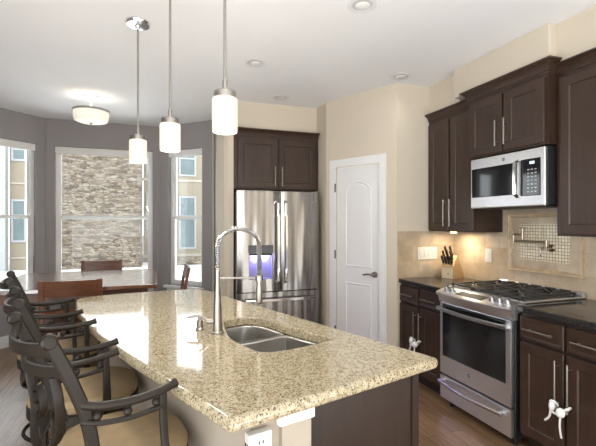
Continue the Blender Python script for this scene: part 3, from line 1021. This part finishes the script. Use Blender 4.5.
lo = bpy.data.objects.new('dispenser_lamp', ld); COL.objects.link(lo); lo.location = (FX0 + (dx0 + dx1) / 2, FS + 0.028, 1.078)
mb = MB(); fdoor(mb, SPL + 0.003, FW, 0.715, fz)
rdoor = mb.build('right_door', 'steel_fridge', rf)
mb = MB(); fdoor(mb, 0.0, FW, 0.06, 0.705)
fdr = mb.build('freezer_drawer', 'steel_fridge', rf)
for (hx, prn) in ((SPL - 0.042, ldoor), (SPL + 0.042, rdoor)):
    mb = MB()
    pts = [(hx, -0.004, 0.80)] + [(hx, -0.05 - 0.012 * math.sin(PI * k / 12), 0.825 + (1.635 - 0.825) * k / 12) for k in range(13)] + [(hx, -0.004, 1.66)]
    mb.sweep(pts, 0.028, 0.020, (1, 0, 0))
    mb.build('handle', 'chrome', prn)
mb = MB()
pts = [(0.06, -0.004, 0.63)] + [(0.085 + (FW - 0.17) * k / 12, -0.05 - 0.012 * math.sin(PI * k / 12), 0.63) for k in range(13)] + [(FW - 0.06, -0.004, 0.63)]
mb.sweep(pts, 0.028, 0.020, (0, 0, 1))
mb.build('handle', 'chrome', fdr)
emblem(rdoor, FW - 0.06, -0.0015, 1.655, 0.017)
MB().box((0.03, 0.08, fz - 0.02), (0.42, 0.22, fz + 0.012), 0.008).build('hinge_cover', 'emblem', rf)

# ------------------------------------------------------------------ island
outer = [(0.187, 1.053), (0.47, 1.127), (0.811, 1.2185), (1.005, 1.270), (1.023, 1.283), (1.022, 1.30), (0.934, 1.545), (0.798, 1.94), (0.66, 2.33), (0.528, 2.70), (0.417, 3.09), (0.385, 3.185), (0.326, 3.246), (0.24, 3.262), (0.073, 3.258), (-0.241, 3.222), (-0.46, 3.165), (-0.499, 3.125), (-0.503, 3.04), (-0.448, 2.727), (-0.338, 2.352), (-0.233, 2.034), (-0.162, 1.854), (-0.101, 1.706), (-0.008, 1.495), (0.06, 1.333), (0.130, 1.180), (0.176, 1.07)]
hole = smooth_curve([(p[0], p[1], 0) for p in [(0.343, 2.125), (0.405, 2.168), (0.464, 2.178), (0.525, 2.141), (0.602, 1.976), (0.665, 1.816), (0.745, 1.668), (0.725, 1.632), (0.601, 1.590), (0.505, 1.565), (0.413, 1.566), (0.368, 1.640), (0.325, 1.787), (0.322, 1.90)]], 4, True)
hole = [(p.x, p.y) for p in hole]
if area2(outer) < 0: outer.reverse()
if area2(hole) < 0: hole.reverse()
def counter(outer, hole, z0, z1):
    bm = bmesh.new()
    prof = [(0.014, z1), (0.006, z1 - 0.003), (0.001, z1 - 0.010), (0.0, z1 - 0.018), (0.0, z0 + 0.012), (0.003, z0 + 0.004), (0.010, z0)]
    loops = []
    for d, z in prof:
        lp = offset_loop(outer, d) if d > 0 else outer
        loops.append([bm.verts.new((p[0], p[1], z)) for p in lp])
    n = len(outer)
    for A_, B_ in zip(loops[:-1], loops[1:]):
        for k in range(n):
            bm.faces.new([A_[k], A_[(k + 1) % n], B_[(k + 1) % n], B_[k]])
    hp = [(-0.004, z1), (-0.001, z1 - 0.004), (0.0, z1 - 0.008), (0.0, z0)]
    hl = []
    for d, z in hp:
        lp = offset_loop(hole, d) if d else hole
        hl.append([bm.verts.new((p[0], p[1], z)) for p in lp])
    m = len(hole)
    for A_, B_ in zip(hl[:-1], hl[1:]):
        for k in range(m):
            bm.faces.new([A_[k], B_[k], B_[(k + 1) % m], A_[(k + 1) % m]])
    for L, H in ((loops[0], hl[0]), (loops[-1], hl[-1])):
        es = []
        for lp in (L, H):
            for k in range(len(lp)):
                e = bm.edges.get((lp[k], lp[(k + 1) % len(lp)]))
                es.append(e)
        bmesh.ops.triangle_fill(bm, use_beauty=True, use_dissolve=False, edges=es)
    mb = MB(); mb.bm.free(); mb.bm = bm
    return mb
ct = counter(outer, hole, 0.874, 0.914).build('island_countertop', 'granite', sharp=50)
tag(ct, 'cream speckled granite countertop of the island with a curved bar edge', 'countertop')

isl = thing('kitchen_island', 'kitchen island base with dark end panel, beige pilaster and bar wall coloured darker for shade', 'island', (0.25, 1.12, 0))
def K(p): return (p[0] - 0.25, p[1] - 1.12)
ax = Vector((-0.31, 0.95)).normalized()
fd = Vector((0.97, 0.216)).normalized()
pc = Vector((0.255, 1.125))
th = 0.10
p_far = pc + ax * 1.80
nb = Vector((ax.y, -ax.x))
barw = [pc, pc + fd * 0.19, pc + fd * 0.19 + ax * 0.05, pc + fd * th + ax * 0.05, p_far + nb * th, p_far]
MB().prism([K(p) for p in barw], 0.0, 0.872).build('bar_wall', 'beige_shaded', isl)
e0 = pc + fd * 0.205 + ax * 0.035
e1 = Vector((0.940, 1.300))
ep = [e0, e1, e1 + ax * 0.02, e0 + ax * 0.02]
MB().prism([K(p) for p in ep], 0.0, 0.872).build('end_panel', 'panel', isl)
st = [e1 - fd * 0.03 - ax * 0.006, e1 + fd * 0.004 - ax * 0.006, e1 + fd * 0.004 + ax * 0.02, e1 - fd * 0.03 + ax * 0.0]
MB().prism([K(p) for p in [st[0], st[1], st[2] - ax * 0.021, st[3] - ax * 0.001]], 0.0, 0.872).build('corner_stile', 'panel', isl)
k0 = e1 + ax * 0.021; k1 = k0 + ax * 1.66
MB().prism([K(p) for p in [k0, k1, k1 - nb * 0.02, k0 - nb * 0.02]], 0.10, 0.872).build('cabinet_face', 'cab', isl)
f0, f1 = p_far + nb * (th + 0.004) , k1
MB().prism([K(p) for p in [f0, f1 - nb * 0.022, f1 - nb * 0.022 - ax * 0.02, f0 - ax * 0.02]], 0.0, 0.872).build('far_panel', 'cab', isl)
# pilaster with its white cap
q0 = Vector((0.346, 1.1455)); q1 = Vector((0.446, 1.168))
pil = MB().prism([K(p) for p in [q0 - ax * 0.016, q1 - ax * 0.016, q1 + ax * 0.0, q0 + ax * 0.0]], 0.0, 0.835).build('pilaster', 'beige_shaded', isl)
c0 = q0 - fd * 0.012 - ax * 0.024; c1 = q1 + fd * 0.010 - ax * 0.024
MB().prism([K(p) for p in [c0, c1, c1 + ax * 0.024, c0 + ax * 0.024]], 0.836, 0.872, 0.005).build('cap', 'white', pil)

# white outlet box at the corner of the bar wall
ob = thing('outlet_box', 'white electrical box with sockets on two faces below the island corner', 'outlet', (0.243, 1.088, 0.70), math.atan2(fd.y, fd.x))
MB().box((0.0, 0.0, 0.0), (0.072, 0.030, 0.145), 0.004).build('box', 'plastic', ob)
def socket(parent, x, y, z, sc=1.0):
    mb = MB()
    mb.box((x - 0.007 * sc, y - 0.001, z + 0.002), (x - 0.004 * sc, y + 0.001, z + 0.012))
    mb.box((x + 0.004 * sc, y - 0.001, z + 0.002), (x + 0.007 * sc, y + 0.001, z + 0.012))
    mb.lathe([(0, -0.001), (0.003, -0.001), (0.003, 0.001)], (x, y, z - 0.006), 10, 'y')
    return mb.build('socket', 'slot', parent)
socket(ob, 0.037, -0.0002, 0.112, 1.1); socket(ob, 0.037, -0.0002, 0.040, 1.1)
mb = MB()
mb.box((-0.0012, 0.006, 0.106), (0.001, 0.013, 0.118)).box((-0.0012, 0.018, 0.106), (0.001, 0.025, 0.118)).box((-0.0012, 0.006, 0.088), (0.001, 0.013, 0.10)).box((-0.0012, 0.018, 0.088), (0.001, 0.025, 0.10))
mb.build('side_sockets', 'slot', ob)

# sink: two bowls under the cut-out
sk = thing('sink', 'stainless steel double-bowl sink set into the island granite', 'sink', (0.52, 1.87, 0.872))
def KS(p): return (p[0] - 0.52, p[1] - 1.87)
def bowl(pts, depth, drain):
    pts = smooth_curve([(p[0], p[1], 0) for p in pts], 5, True)
    pts = [(p.x, p.y) for p in pts]
    if area2(pts) < 0: pts.reverse()
    L = []
    for d, z in ((-0.012, -0.002), (-0.002, -0.002), (0.002, -0.008), (0.008, -depth * 0.6), (0.014, -depth * 0.86), (0.028, -depth * 0.97), (0.05, -depth)):
        lp = offset_loop(pts, d)
        L.append([(*KS(p), z) for p in lp])
    mb = MB(); mb.rings(L, False, True)
    b = mb.build('basin', 'sink_steel', sk, sharp=60)
    MB().lathe([(0, -depth + 0.001), (0.03, -depth + 0.001), (0.038, -depth + 0.004), (0.042, -depth + 0.001)], (*KS(drain), 0), 24).build('drain', 'steel_plain', b)
bowl([(0.335, 1.885), (0.328, 1.98), (0.343, 2.115), (0.405, 2.16), (0.464, 2.17), (0.522, 2.135), (0.575, 2.02), (0.598, 1.955), (0.585, 1.93), (0.46, 1.90)], 0.18, (0.45, 2.03))
bowl([(0.352, 1.69), (0.372, 1.637), (0.413, 1.575), (0.505, 1.573), (0.601, 1.598), (0.722, 1.640), (0.737, 1.668), (0.66, 1.81), (0.622, 1.895), (0.59, 1.905), (0.46, 1.865), (0.352, 1.835), (0.335, 1.80)], 0.16, (0.50, 1.73))

# faucet with spring neck
fc = thing('faucet', 'tall brushed nickel spring-neck pull-down faucet behind the sink', 'faucet', (0.276, 1.909, 0.914))
mb = MB()
mb.lathe([(0, 0.0), (0.030, 0.0), (0.030, 0.008), (0.024, 0.012), (0.023, 0.03), (0.0125, 0.24), (0.0125, 0.30), (0.010, 0.302), (0, 0.302)], n=24)
mb.build('column', 'nickel', fc)
path = []
for k in range(9): path.append(Vector((0, 0, 0.29 + 0.11 * k / 8)))
for k in range(1, 25):
    a = PI - PI * k / 24
    path.append(Vector((0.1 + 0.1 * math.cos(a), 0, 0.40 + 0.088 * math.sin(a))))
for k in range(1, 9): path.append(Vector((0.2, 0, 0.40 - 0.15 * k / 8)))
MB().tube(path, 0.0085, 10).build('hose', 'emblem', fc)
# helix
mb = MB()
dist = [0]
for a, b in zip(path[:-1], path[1:]): dist.append(dist[-1] + (b - a).length)
tot = dist[-1]
def at(d):
    for i in range(len(path) - 1):
        if dist[i + 1] >= d:
            f = (d - dist[i]) / (dist[i + 1] - dist[i])
            t = (path[i + 1] - path[i]).normalized()
            return path[i].lerp(path[i + 1], f), t
    return path[-1], (path[-1] - path[-2]).normalized()
turns = 52
hp_ = []
for k in range(turns * 10 + 1):
    p, t = at(tot * 0.98 * k / (turns * 10))
    s_ = Vector((0, 1, 0)); u_ = t.cross(s_)
    a = 2 * PI * k / 10
    hp_.append(p + (s_ * math.cos(a) + u_ * math.sin(a)) * 0.0115)
mb.tube(hp_, 0.0026, 5)
mb.build('spring', 'chrome', fc)
MB().lathe([(0, 0.125), (0.013, 0.125), (0.0165, 0.135), (0.0165, 0.20), (0.0125, 0.215), (0.0125, 0.262), (0, 0.262)], (0.2, 0, 0), 20).build('spray_head', 'nickel', fc)
mb = MB().cyl((0, 0, 0.258), (0.2, 0, 0.250), 0.0055, n=10)
mb.lathe([(0.0135, 0.235), (0.020, 0.235), (0.020, 0.262), (0.0135, 0.262)], (0.2, 0, 0), 20)
mb.build('support_arm', 'nickel', fc)
mb = MB()
mb.cyl((-0.005, 0, 0.055), (-0.045, 0.016, 0.055), 0.013, n=14)
mb.tube([(-0.040, 0.015, 0.055), (-0.060, 0.022, 0.075), (-0.08, 0.03, 0.085)], 0.006, 10)
mb.build('lever', 'nickel', fc)
sd = thing('soap_dispenser', 'small brushed nickel soap pump beside the tall faucet', 'soap dispenser', (0.205, 2.000, 0.914))
MB().lathe([(0, 0), (0.021, 0), (0.021, 0.006), (0.0155, 0.012), (0.0155, 0.045), (0.009, 0.05), (0.009, 0.066), (0, 0.066)], n=20).build('body', 'nickel', sd)
MB().tube([(0.012, -0.004, 0.064), (-0.02, 0.006, 0.066), (-0.06, 0.018, 0.060)], [0.008, 0.0065, 0.005], 10).build('spout', 'nickel', sd)

# ------------------------------------------------------------------ bar stools
def make_stool(label, x, y, phi):
    t = thing('bar_stool', label, 'stool', (x, y, 0), rad(phi - 19.5 - 90), 'bar stools along the curved island edge')
    R0 = 0.218
    MB().lathe([(0, 0.662), (R0 - 0.01, 0.662), (R0, 0.672), (R0 + 0.003, 0.692), (R0 - 0.012, 0.715), (R0 - 0.06, 0.728), (0, 0.735)], n=48).build('seat_cushion', 'seat', t)
    mb = MB()
    mb.lathe([(R0 - 0.03, 0.617), (R0 - 0.004, 0.617), (R0 + 0.004, 0.623), (R0 + 0.004, 0.657), (R0 - 0.004, 0.663), (0, 0.663)], n=48)
    mb.lathe([(0, 0.57), (0.10, 0.57), (0.10, 0.662), (0, 0.662)], n=24)
    mb.build('seat_frame', 'stool_metal', t)
    for k in range(4):
        a = PI / 4 + k * PI / 2
        d = Vector((math.cos(a), math.sin(a), 0))
        pts = smooth_curve([d * 0.15 + Vector((0, 0, 0.617)), d * 0.195 + Vector((0, 0, 0.52)), d * 0.20 + Vector((0, 0, 0.40)), d * 0.165 + Vector((0, 0, 0.26)), d * 0.17 + Vector((0, 0, 0.13)), d * 0.225 + Vector((0, 0, 0.013))], 6)
        MB().tube(pts, 0.0145, 10).build('leg', 'stool_metal', t)
    fr_ = [(0.192 * math.cos(2 * PI * k / 40), 0.192 * math.sin(2 * PI * k / 40), 0.235) for k in range(40)]
    MB().tube(fr_, 0.010, 8, closed=True).build('foot_ring', 'stool_metal', t)
    for sx in (-1, 1):
        pts = smooth_curve([(sx * 0.176, -0.120, 0.62), (sx * 0.180, -0.134, 0.72), (sx * 0.183, -0.158, 0.88), (sx * 0.186, -0.202, 1.01), (sx * 0.188, -0.250, 1.12)], 6)
        mb = MB()
        mb.sweep(pts, 0.033, 0.024, (0, 1, 0.2))
        mb.lathe([(0, -0.015), (0.014, -0.0145), (0.020, -0.009), (0.0215, 0.0), (0.020, 0.009), (0.014, 0.0145), (0, 0.015)], (sx * 0.188, -0.254, 1.125), 16, 'x')
        mb.build('back_post', 'stool_metal', t)
    def arc(z, y0, bow, k=17, xw=0.184):
        return [(-xw + 2 * xw * i / (k - 1), y0 - bow * math.sin(PI * i / (k - 1)), z - 0.012 * math.sin(PI * i / (k - 1))) for i in range(k)]
    MB().sweep(arc(1.10, -0.242, 0.05), 0.034, 0.014, (0, 0, 1)).build('top_slat', 'stool_metal', t)
    MB().sweep(arc(1.035, -0.214, 0.05), 0.030, 0.013, (0, 0, 1)).build('lower_slat', 'stool_metal', t)
    for sx in (-1, 1):
        cv = [(sx * 0.150, -0.232, 1.02), (sx * 0.155, -0.222, 0.95), (sx * 0.13, -0.212, 0.86), (sx * 0.065, -0.226, 0.79), (-sx * 0.03, -0.228, 0.77), (-sx * 0.10, -0.198, 0.775), (-sx * 0.170, -0.152, 0.80)]
        mb = MB()
        mb.sweep(smooth_curve(cv, 7), 0.024, 0.012, (0, 1, 0.15))
        sp = []
        for k in range(22):
            a = k / 21 * 3.3 * PI / 1.6
            r_ = 0.055 - 0.038 * k / 21
            sp.append((sx * (0.095 + r_ * math.cos(a + 0.4)), -0.205, 0.865 + r_ * math.sin(a + 0.4)))
        mb.sweep(sp, 0.022, 0.010, (0, 1, 0.15))
        mb.build('back_scroll', 'stool_metal', t)
    for sx in (-1, 1):
        ar = smooth_curve([(sx * 0.186, -0.178, 0.940), (sx * 0.205, -0.13, 0.928), (sx * 0.218, -0.05, 0.922), (sx * 0.222, 0.03, 0.926), (sx * 0.218, 0.085, 0.936)], 6)
        n_ = len(ar)
        a_ = MB().tube(ar, [0.0125] * (n_ - 2) + [0.0145, 0.0145], 12).build('armrest', 'stool_metal', t)
        lr = [p + Vector((0, 0, -0.046)) for p in ar[:-5]]
        MB().tube(lr, 0.008, 10).build('lower_rail', 'stool_metal', a_)
        for k in (5, 11, 17):
            p = ar[k]
            MB().sphere((p.x, p.y, p.z - 0.027), 0.0125, 12, 8).build('ball', 'stool_metal', a_)
        MB().sweep(smooth_curve([(sx * 0.220, 0.040, 0.92), (sx * 0.222, 0.042, 0.82), (sx * 0.232, 0.045, 0.72), (sx * 0.236, 0.045, 0.63)], 6), 0.022, 0.014, (0, 1, 0)).build('arm_support', 'stool_metal', t)
    return t
SB = [('dark metal bar stool nearest the camera, its tan seat cut by the bottom edge', -0.112, 1.466, 46.0),
      ('dark metal bar stool in the middle of the row of three', -0.294, 2.030, 37.0),
      ('dark metal bar stool farthest from the camera, beside the dining table', -0.519, 2.730, 34.0)]
for l_, x_, y_, p_ in SB:
    make_stool(l_, x_, y_, p_)

# ------------------------------------------------------------------ dining table and chairs
tb = thing('dining_table', 'square counter-height dark wooden dining table in the window bay', 'table', (-0.62, 4.22, 0))
MB().box((-0.635, -0.59, 0.878), (0.635, 0.63, 0.914), 0.006, 3).build('tabletop', 'table', tb)
mb = MB()
mb.box((-0.56, -0.51, 0.79), (0.56, -0.485, 0.877)).box((-0.56, 0.525, 0.79), (0.56, 0.55, 0.877)).box((-0.56, -0.485, 0.79), (-0.535, 0.525, 0.877)).box((0.535, -0.485, 0.79), (0.56, 0.525, 0.877))
mb.build('apron', 'chair_wood', tb)
MB().box((-0.17, -0.15, 0.14), (0.17, 0.19, 0.79), 0.01).build('pedestal', 'chair_wood', tb)
MB().box((-0.33, -0.31, 0.0), (0.33, 0.35, 0.14), 0.012).build('plinth', 'chair_wood', tb)
def make_chair(label, x, y, rz):
    t = thing('dining_chair', label, 'chair', (x, y, 0), rz, 'dining chairs round the table')
    MB().box((-0.215, -0.20, 0.60), (0.215, 0.20, 0.64), 0.012, 3).build('seat', 'chair_wood', t)
    for sx in (-1, 1):
        MB().sweep(smooth_curve([(sx * 0.198, -0.235, 0.0), (sx * 0.198, -0.185, 0.35), (sx * 0.198, -0.185, 0.64), (sx * 0.198, -0.20, 0.82), (sx * 0.198, -0.235, 1.0)], 5), 0.036, 0.028, (1, 0, 0)).build('back_post', 'chair_wood', t)
        MB().sweep([(sx * 0.185, 0.165, 0.0), (sx * 0.185, 0.165, 0.60)], 0.036, 0.036, (1, 0, 0)).build('front_leg', 'chair_wood', t)
        MB().sweep([(sx * 0.19, -0.18, 0.25), (sx * 0.186, 0.15, 0.25)], 0.024, 0.02, (0, 0, 1)).build('side_stretcher', 'chair_wood', t)
    n_ = 9
    L = []
    pts = [(-0.184 + 0.368 * k / (n_ - 1), -0.018 * math.sin(PI * k / (n_ - 1))) for k in range(n_)]
    lo = [(p[0], p[1]) for p in pts]
    mb = MB()
    loops = []
    for (px_, py_) in lo:
        loops.append([(px_, -0.198 + py_, 0.873), (px_, -0.218 + py_, 0.873), (px_, -0.243 + py_, 0.995), (px_, -0.223 + py_, 0.995)])
    mb.rings(loops)
    mb.build('top_rail', 'chair_wood', t)
    loops = []
    for (px_, py_) in lo:
        loops.append([(px_, -0.180 + py_, 0.72), (px_, -0.195 + py_, 0.72), (px_, -0.205 + py_, 0.77), (px_, -0.190 + py_, 0.77)])
    mb = MB(); mb.rings(loops); mb.build('lower_rail', 'chair_wood', t)
    MB().sweep([(-0.185, 0.165, 0.30), (0.185, 0.165, 0.30)], 0.03, 0.022, (0, 0, 1)).build('foot_rest', 'chair_wood', t)
    return t
make_chair('dark wooden dining chair on the near side of the table, behind the bar stools', -0.60, 3.685, 0.0)
make_chair('dark wooden dining chair across the table, in front of the stone wall view', -0.575, 4.93, PI)
make_chair('dark wooden dining chair at the right end of the table, seen edge-on', 0.075, 4.20, PI / 2)

# ------------------------------------------------------------------ lights
def pendant(label, x, y, zb=1.822, gr=0.0548, gh=0.150):
    t = thing('pendant_light', label, 'light', (x, y, CZ), 0, 'pendant lights over the island')
    b = zb - CZ
    MB().lathe([(0, -0.001), (0.078, -0.001), (0.078, -0.012), (0.070, -0.024), (0.02, -0.028), (0.012, -0.045), (0, -0.045)], n=32).build('canopy', 'chrome', t)
    MB().cyl((0, 0, -0.03), (0, 0, b + gh + 0.025), 0.0065, n=10).build('stem', 'nickel', t)
    z = b + gh
    MB().lathe([(0, z + 0.075), (0.011, z + 0.075), (0.011, z + 0.032), (0.016, z + 0.03), (gr * 0.82, z + 0.028), (gr * 0.86, z + 0.024), (gr * 0.86, z - 0.006), (0, z - 0.006)], n=32).build('cap', 'nickel', t)
    MB().lathe([(gr * 0.80, z - 0.002), (gr * 0.98, z - 0.004), (gr, z - 0.012), (gr, b + 0.012), (gr * 0.95, b + 0.002), (gr * 0.85, b), (0, b)], n=32).build('glass_shade', 'lit_glass', t)
    ld = bpy.data.lights.new('pendant_bulb', 'POINT'); ld.energy = 4; ld.color = (1, 0.93, 0.84); ld.shadow_soft_size = 0.07
    lo = bpy.data.objects.new('pendant_bulb', ld); COL.objects.link(lo); lo.location = (x, y, zb - 0.09)
    return t
pendant('frosted glass pendant light farthest from the camera, its chrome canopy in view', -0.104, 2.83)
pendant('frosted glass pendant light in the middle of the row of three', 0.078, 2.31)
pendant('frosted glass pendant light nearest the camera, left of the refrigerator', 0.286, 1.757)
fl = thing('ceiling_light', 'round semi-flush opal drum light on the ceiling above the dining table', 'light', (-0.62, 4.64, CZ))
MB().lathe([(0, -0.001), (0.075, -0.001), (0.075, -0.02), (0.06, -0.03), (0.012, -0.034), (0.010, -0.155), (0, -0.155)], n=32).build('canopy', 'white', fl)
MB().lathe([(0.163, -0.150), (0.178, -0.150), (0.178, -0.168), (0.163, -0.168), (0.163, -0.150)], n=40).build('rim', 'nickel', fl)
MB().lathe([(0, -0.153), (0.161, -0.153), (0.168, -0.170), (0.166, -0.21), (0.160, -0.245), (0.150, -0.262), (0.12, -0.272), (0, -0.278)], n=40).build('drum_shade', 'lit_glass2', fl)
MB().sphere((0, 0, -0.282), 0.014, 12, 8).build('finial', 'nickel', fl)
ld = bpy.data.lights.new('drum_bulb', 'POINT'); ld.energy = 1.3; ld.color = (1, 0.94, 0.86); ld.shadow_soft_size = 0.12
lo = bpy.data.objects.new('drum_bulb', ld); COL.objects.link(lo); lo.location = (-0.62, 4.64, CZ - 0.075)
def downlight(label, x, y):
    t = thing('recessed_light', label, 'light', (x, y, CZ), 0, 'recessed ceiling lights')
    MB().lathe([(0.062, -0.002), (0.070, -0.006), (0.088, -0.004), (0.088, -0.0005), (0.062, -0.0005), (0.062, -0.002)], n=36).build('trim_ring', 'white', t)
    MB().lathe([(0.0625, -0.0006), (0.056, -0.001), (0, -0.0012)], n=36).build('baffle', 'bulb', t)
    mb = MB(); mb.lathe([(0.045, -0.001), (0.042, -0.008), (0.03, -0.014), (0, -0.016)], (0.008, 0.005, 0), 28)
    mb.build('lamp', 'shade', t)
    ld = bpy.data.lights.new('downlight_fill', 'SPOT'); ld.energy = 1.2; ld.color = (1, 0.95, 0.88); ld.spot_size = rad(125); ld.spot_blend = 0.8; ld.shadow_soft_size = 0.05  # added fill spot to brighten the room; the recessed fitting itself is off
    lo = bpy.data.objects.new('downlight_fill', ld); COL.objects.link(lo); lo.location = (x, y, CZ - 0.03)
    return t
downlight('recessed ceiling light nearest the camera, cut by the top edge', 1.173, 2.16)
downlight('recessed ceiling light right of the nearest pendant', 0.772, 3.236)
downlight('small recessed ceiling light in front of the refrigerator cabinet', 1.24, 4.034)
downlight('recessed ceiling light in front of the corner wall cabinet', 2.066, 3.101)

# ------------------------------------------------------------------ small things on the right wall
pf = thing('pot_filler', 'nickel folding pot filler faucet on the mosaic above the range', 'faucet', (WR - BT - 0.0095, 2.187, 1.245), RW)
MB().lathe([(0, 0.0), (0.028, 0.0), (0.028, -0.008), (0.015, -0.014), (0.015, -0.03), (0, -0.03)], n=20, axis='y').build('flange', 'bronze_nickel', pf)
mb = MB()
mb.tube([(0, -0.02, 0), (0, -0.07, 0)], 0.012, 12)
mb.tube([(0, -0.06, -0.015), (0, -0.06, 0.06)], 0.011, 12)
mb.tube([(-0.05, -0.06, -0.002), (0.03, -0.06, -0.002)], 0.009, 10)
mb.build('valve_body', 'bronze_nickel', pf)
mb = MB(); mb.tube([(0, -0.06, 0.04), (-0.265, -0.085, 0.045)], 0.0085, 12)
mb.tube([(-0.265, -0.085, 0.030), (-0.265, -0.085, 0.105)], 0.011, 12)
mb.build('first_arm', 'bronze_nickel', pf)
mb = MB(); mb.tube([(-0.265, -0.085, 0.095), (-0.16, -0.11, 0.095)], 0.0085, 12)
mb.tube([(-0.16, -0.11, 0.06), (-0.16, -0.11, 0.145)], 0.011, 12)
mb.tube([(-0.19, -0.11, 0.145), (-0.13, -0.11, 0.145)], 0.006, 10)
mb.build('second_arm', 'bronze_nickel', pf)
mb = MB(); mb.tube([(-0.045, -0.06, 0.0), (-0.05, -0.06, -0.05), (-0.045, -0.065, -0.06)], 0.006, 10)
mb.build('lever', 'bronze_nickel', pf)

ol = thing('light_switch', 'single white rocker plate on the tiled wall between knife block and range', 'switch', (WR - BT - 0.001, 2.835, 1.085), RW)
MB().box((0, -0.006, 0), (0.072, 0, 0.118), 0.003).build('cover_plate', 'plastic', ol)
MB().box((0.020, -0.010, 0.026), (0.052, -0.005, 0.092), 0.002).build('rocker', 'plastic', ol)
sw = thing('switch_plate', 'wide white four-gang switch plate on the tiled back wall left of the knife block', 'switch', (2.352, BW - BT - 0.001, 1.082))
MB().box((0, -0.006, 0), (0.222, 0, 0.118), 0.003).build('cover_plate', 'plastic', sw)
for k in range(4):
    MB().box((0.022 + k * 0.047, -0.010, 0.026), (0.053 + k * 0.047, -0.005, 0.092), 0.002).build('rocker', 'plastic', sw)

# knife block with knives
kb = thing('knife_block', 'light maple knife block on the black counter in the corner', 'knife block', (2.576, 3.015, 0.9145), rad(21))
prof = [(0, 0), (0.210, 0), (0.075, 0.215), (0.0, 0.110)]
MB().yprism(prof, 0, 0.115).build('block', 'knife_block', kb)
MB().box((-0.0015, 0.003, 0.003), (0.0, 0.112, 0.104)).build('front_face', 'knife_face', kb)
MB().lathe([(0, -0.0022), (0.007, -0.0022), (0.007, -0.001)], (0, 0.05, 0.045), 14, 'x').build('emblem', 'emblem', kb)
kd = Vector((-0.125, 0, 0.215)).normalized()
fdn = Vector((0.070, 0, 0.105))
kr = Matrix.Rotation(rad(21), 4, 'Z')
i_ = 0
places = ['top left', 'top right', 'middle row, left', 'middle row, centre', 'middle row, right', 'lower row, left', 'lower row, centre left', 'lower row, centre right', 'lower row, right']
spots = [(0.80, 0.028, 0.105), (0.80, 0.072, 0.10), (0.50, 0.018, 0.095), (0.50, 0.05, 0.095), (0.50, 0.082, 0.09), (0.20, 0.014, 0.075), (0.20, 0.038, 0.075), (0.20, 0.062, 0.075), (0.20, 0.086, 0.075)]
for (f_, yy, ln), pl in zip(spots, places):
    base = Vector((0, yy * 1.14, 0.110)) + fdn * f_ + kd * 0.006
    wb = kr @ base + Vector((2.576, 3.015, 0.9145))
    kn = thing('kitchen_knife', 'black-handled knife in the maple block, ' + pl, 'knife', wb, rad(21), 'knives in the block')
    mb = MB(); pts = [kd * (0.010 + ln * a) for a in (0, 0.15, 0.5, 0.85, 1.0)]
    mb.sweep(pts, [0.021, 0.018, 0.020, 0.019, 0.023], 0.015, (1, 0, 0.5))
    mb.build('handle', 'dark', kn)
    MB().sweep([kd * 0.0, kd * 0.0105], 0.019, 0.013, (1, 0, 0.5)).build('bolster', 'steel_plain', kn)

# child-lock cords tied round the door handles
def cord_lock(label, s_hi, s_lo):
    Wc = s_hi - s_lo
    mid = Wc / 2
    t = thing('cord_lock', label, 'lock', (2.17, s_hi, 0.40), RW, 'white cord locks on the cabinet handles')
    xa, xb = mid - 0.037, mid + 0.037
    y = -0.052
    mb = MB()
    pts = smooth_curve([(xa - 0.012, y - 0.01, -0.005), (xa - 0.006, y - 0.022, 0.03), (xa + 0.012, y - 0.02, 0.035), (xa + 0.012, y + 0.010, 0.01), (xa - 0.004, y + 0.010, -0.01), (xa - 0.008, y - 0.02, -0.02), (mid - 0.01, y - 0.022, -0.028), (mid + 0.012, y - 0.022, -0.012), (xb - 0.005, y - 0.02, 0.005), (xb + 0.013, y - 0.012, 0.022), (xb + 0.010, y + 0.013, 0.022), (xb - 0.008, y + 0.012, 0.0), (xb - 0.015, y - 0.02, -0.02)], 6)
    mb.tube(pts, 0.0065, 8)
    mb.build('loop', 'cord', t)
    mb = MB()
    mb.sphere((mid + 0.016, y - 0.022, -0.012), 0.024, 16, 10, 1.1)
    mb.sphere((xa + 0.002, y - 0.021, 0.005), 0.017, 14, 10, 1.5)
    mb.build('clasp', 'cord', t)
    MB().tube(smooth_curve([(xa - 0.004, y - 0.022, -0.01), (xa - 0.016, y - 0.018, -0.06), (xa - 0.045, y - 0.016, -0.095)], 6), 0.0065, 8).build('cord_end', 'cord', t)
    MB().tube(smooth_curve([(mid + 0.016, y - 0.022, -0.03), (mid + 0.010, y - 0.02, -0.09), (mid + 0.018, y - 0.018, -0.15)], 6), 0.0055, 8).build('cord_end', 'cord', t)
cord_lock('white cord lock tying the handles of the corner base cabinet left of the range', BW - 0.005, 2.645)
cord_lock('white cord lock tying the handles of the base cabinet right of the range', 1.930, 1.318)
